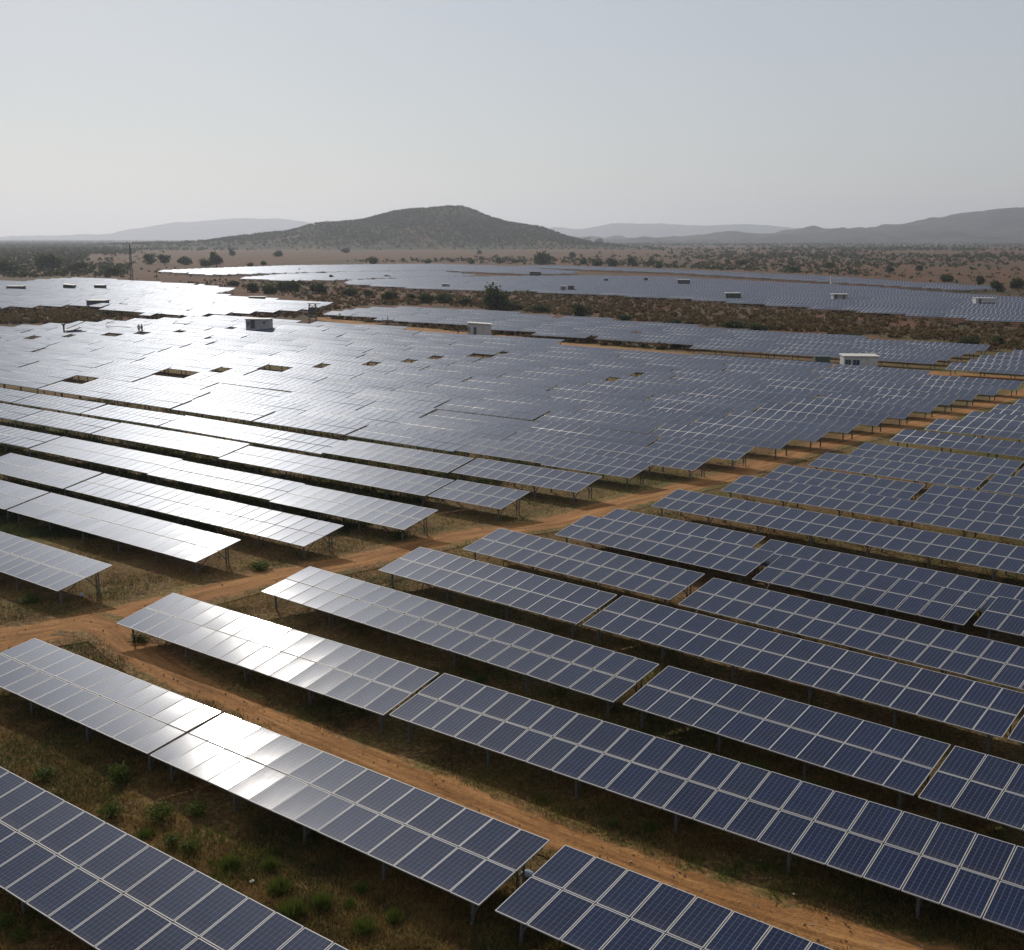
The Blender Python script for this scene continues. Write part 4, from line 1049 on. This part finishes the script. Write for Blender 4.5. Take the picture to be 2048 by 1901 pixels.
rt = link('loose_rails', None, loc=(p.x, p.y, 0)); tag(rt, 'bent pale rail lying over the gap right of the two workers', 'rails')
MB().bar((-1.9, 0, 1.5), (-1.2, 0, 2.0), .08).bar((-1.2, 0, 2.0), (-.9, 0, 1.8), .08).build('rail', M['steel'], rt); MB().bar((-1.6, 0, 1.62), (1.4, .1, 1.45), .09).build('rail', M['white'], rt)
MB().bar((-1.6, 0, -.1), (-1.6, 0, 1.6), .08).build('post', M['steel'], rt)

# two small figures
def person(x, y, face, label, shirt, trousers):
    p = at(x, y, 1.15)                                  # they stand on the deck edge beside the gap
    k = 1.0; me = bpy.data.meshes.new('body')
    J = [((0,0,.95), .15), ((0,0,1.15), .14), ((0,0,1.38), .16), ((0,0,1.50), .06), ((0,-.01,1.62), .10), ((0,-.01,1.72), .085),
         ((.10,0,.90), .10), ((.11,-.02,.50), .065), ((.11,.02,.09), .045), ((.11,-.12,.04), .04),
         ((-.10,0,.90), .10), ((-.13,.04,.50), .065), ((-.14,.08,.09), .045), ((-.14,-.06,.04), .04),
         ((.20,0,1.40), .06), ((.25,-.04,1.14), .045), ((.22,-.20,.95), .035), ((.21,-.26,.90), .028),
         ((-.20,0,1.40), .06), ((-.26,.02,1.14), .045), ((-.24,-.12,.92), .035), ((-.24,-.17,.86), .028)]
    E = [(0,1),(1,2),(2,3),(3,4),(4,5),(0,6),(6,7),(7,8),(8,9),(0,10),(10,11),(11,12),(12,13),(2,14),(14,15),(15,16),(16,17),(2,18),(18,19),(19,20),(20,21)]
    me.from_pydata([j[0] for j in J], E, [])
    o = link('person', me, loc=(p.x, p.y, p.z), rot=(0, 0, face)); o.modifiers.new('skin', 'SKIN'); o.modifiers.new('sub', 'SUBSURF').levels = 1
    for i_, j in enumerate(J): me.skin_vertices[0].data[i_].radius = (j[1], j[1])
    me.skin_vertices[0].data[0].use_root = True
    m, nt, bs = newmat('clothed_skin'); geo = N(nt, 'ShaderNodeTexCoord'); sp = N(nt, 'ShaderNodeSeparateXYZ'); L(nt, geo.outputs['Object'], sp.inputs[0])
    r_ = N(nt, 'ShaderNodeValToRGB'); r_.color_ramp.interpolation = 'CONSTANT'; e = r_.color_ramp.elements
    e[0].position = 0; e[0].color = (.02, .015, .01, 1); e[1].position = .05; e[1].color = (*trousers, 1)
    for pos, c in ((.52, shirt), (.755, (.16, .085, .05)), (.87, (.55, .50, .42))): el = e.new(pos); el.color = (*c, 1)
    L(nt, math_(nt, 'DIVIDE', sp.outputs[2], 1.9), r_.inputs['Fac']); L(nt, r_.outputs['Color'], bs.inputs['Base Color']); bs.inputs['Roughness'].default_value = .8
    me.materials.append(m)
    tag(o, label, 'person')
person(278.5, 668.5, .5, 'left of two small workers standing beside an open gap', (.35, .20, .16), (.05, .05, .06))
person(284.5, 668.3, -.6, 'right of two small workers standing beside an open gap', (.10, .09, .10), (.30, .19, .15))

# litter
def lump(x, y, w, h, mat, label, name, cat, z=0.0, seed=1):
    p = at(x, y, z); d = px(p)[2]; r = np.random.default_rng(seed)
    import bmesh
    bm = bmesh.new(); bmesh.ops.create_icosphere(bm, subdivisions=3, radius=.5)
    for v in bm.verts:
        n = float(fbm(np.array([v.co.x * 3 + seed]), np.array([v.co.y * 3 + v.co.z * 2]), seed, 3)); v.co *= 1 + .30 * n
    me = bpy.data.meshes.new(name); bm.to_mesh(me); bm.free(); me.materials.append(M[mat])
    me.polygons.foreach_set('use_smooth', np.ones(len(me.polygons), bool))
    o = link(name, me, loc=(p.x, p.y, z + h * d / FPX * .35), rot=(0, 0, seed)); o.scale = (w * d / FPX, w * d / FPX * .7, h * d / FPX); tag(o, label, cat)
lump(1054, 1752, 26, 14, 'sack', 'blue grey plastic sheet bundle in the gap between two front tables', 'plastic_bundle', 'plastic bundle', 0, 3)
lump(163, 1193, 12, 8, 'sack', 'small pale sack lying under the first left table', 'sack', 'sack', 0, 5)
lump(505, 1764, 12, 4, 'paper', 'pale flat disc lying on the bare ground among tufts', 'pale_disc', 'disc', 0, 7)
lump(1588, 1790, 8, 4, 'paper', 'white scrap beside the side track', 'scrap', 'scrap', 0, 9)
lump(417, 1362, 6, 4, 'stone', 'pale stone at the shadow edge by the side track', 'stone', 'stone', 0, 11)
lump(943, 1850, 7, 5, 'stone', 'small pale stone under the end of the front middle table', 'stone', 'stone', 0, 13)
lump(530, 1768, 5, 4, 'stone', 'tiny stone right of the pale disc', 'stone', 'stone', 0, 15)

# ------------------------------------------------------------------ haze
hz = bpy.data.materials.new('pale_haze'); hz.use_nodes = True; nt = hz.node_tree; nt.nodes.clear()
pv = nt.nodes.new('ShaderNodeVolumePrincipled'); out = nt.nodes.new('ShaderNodeOutputMaterial')
pv.inputs['Color'].default_value = (.74, .80, .92, 1); pv.inputs['Density'].default_value = 1.15e-4; pv.inputs['Anisotropy'].default_value = .45
nt.links.new(pv.outputs[0], out.inputs['Volume'])
hb = MB().box((0, 0, 174), (29600, 29600, 352)); ho = hb.build('haze', hz); tag(ho, 'pale haze over the whole plain', kind='stuff')
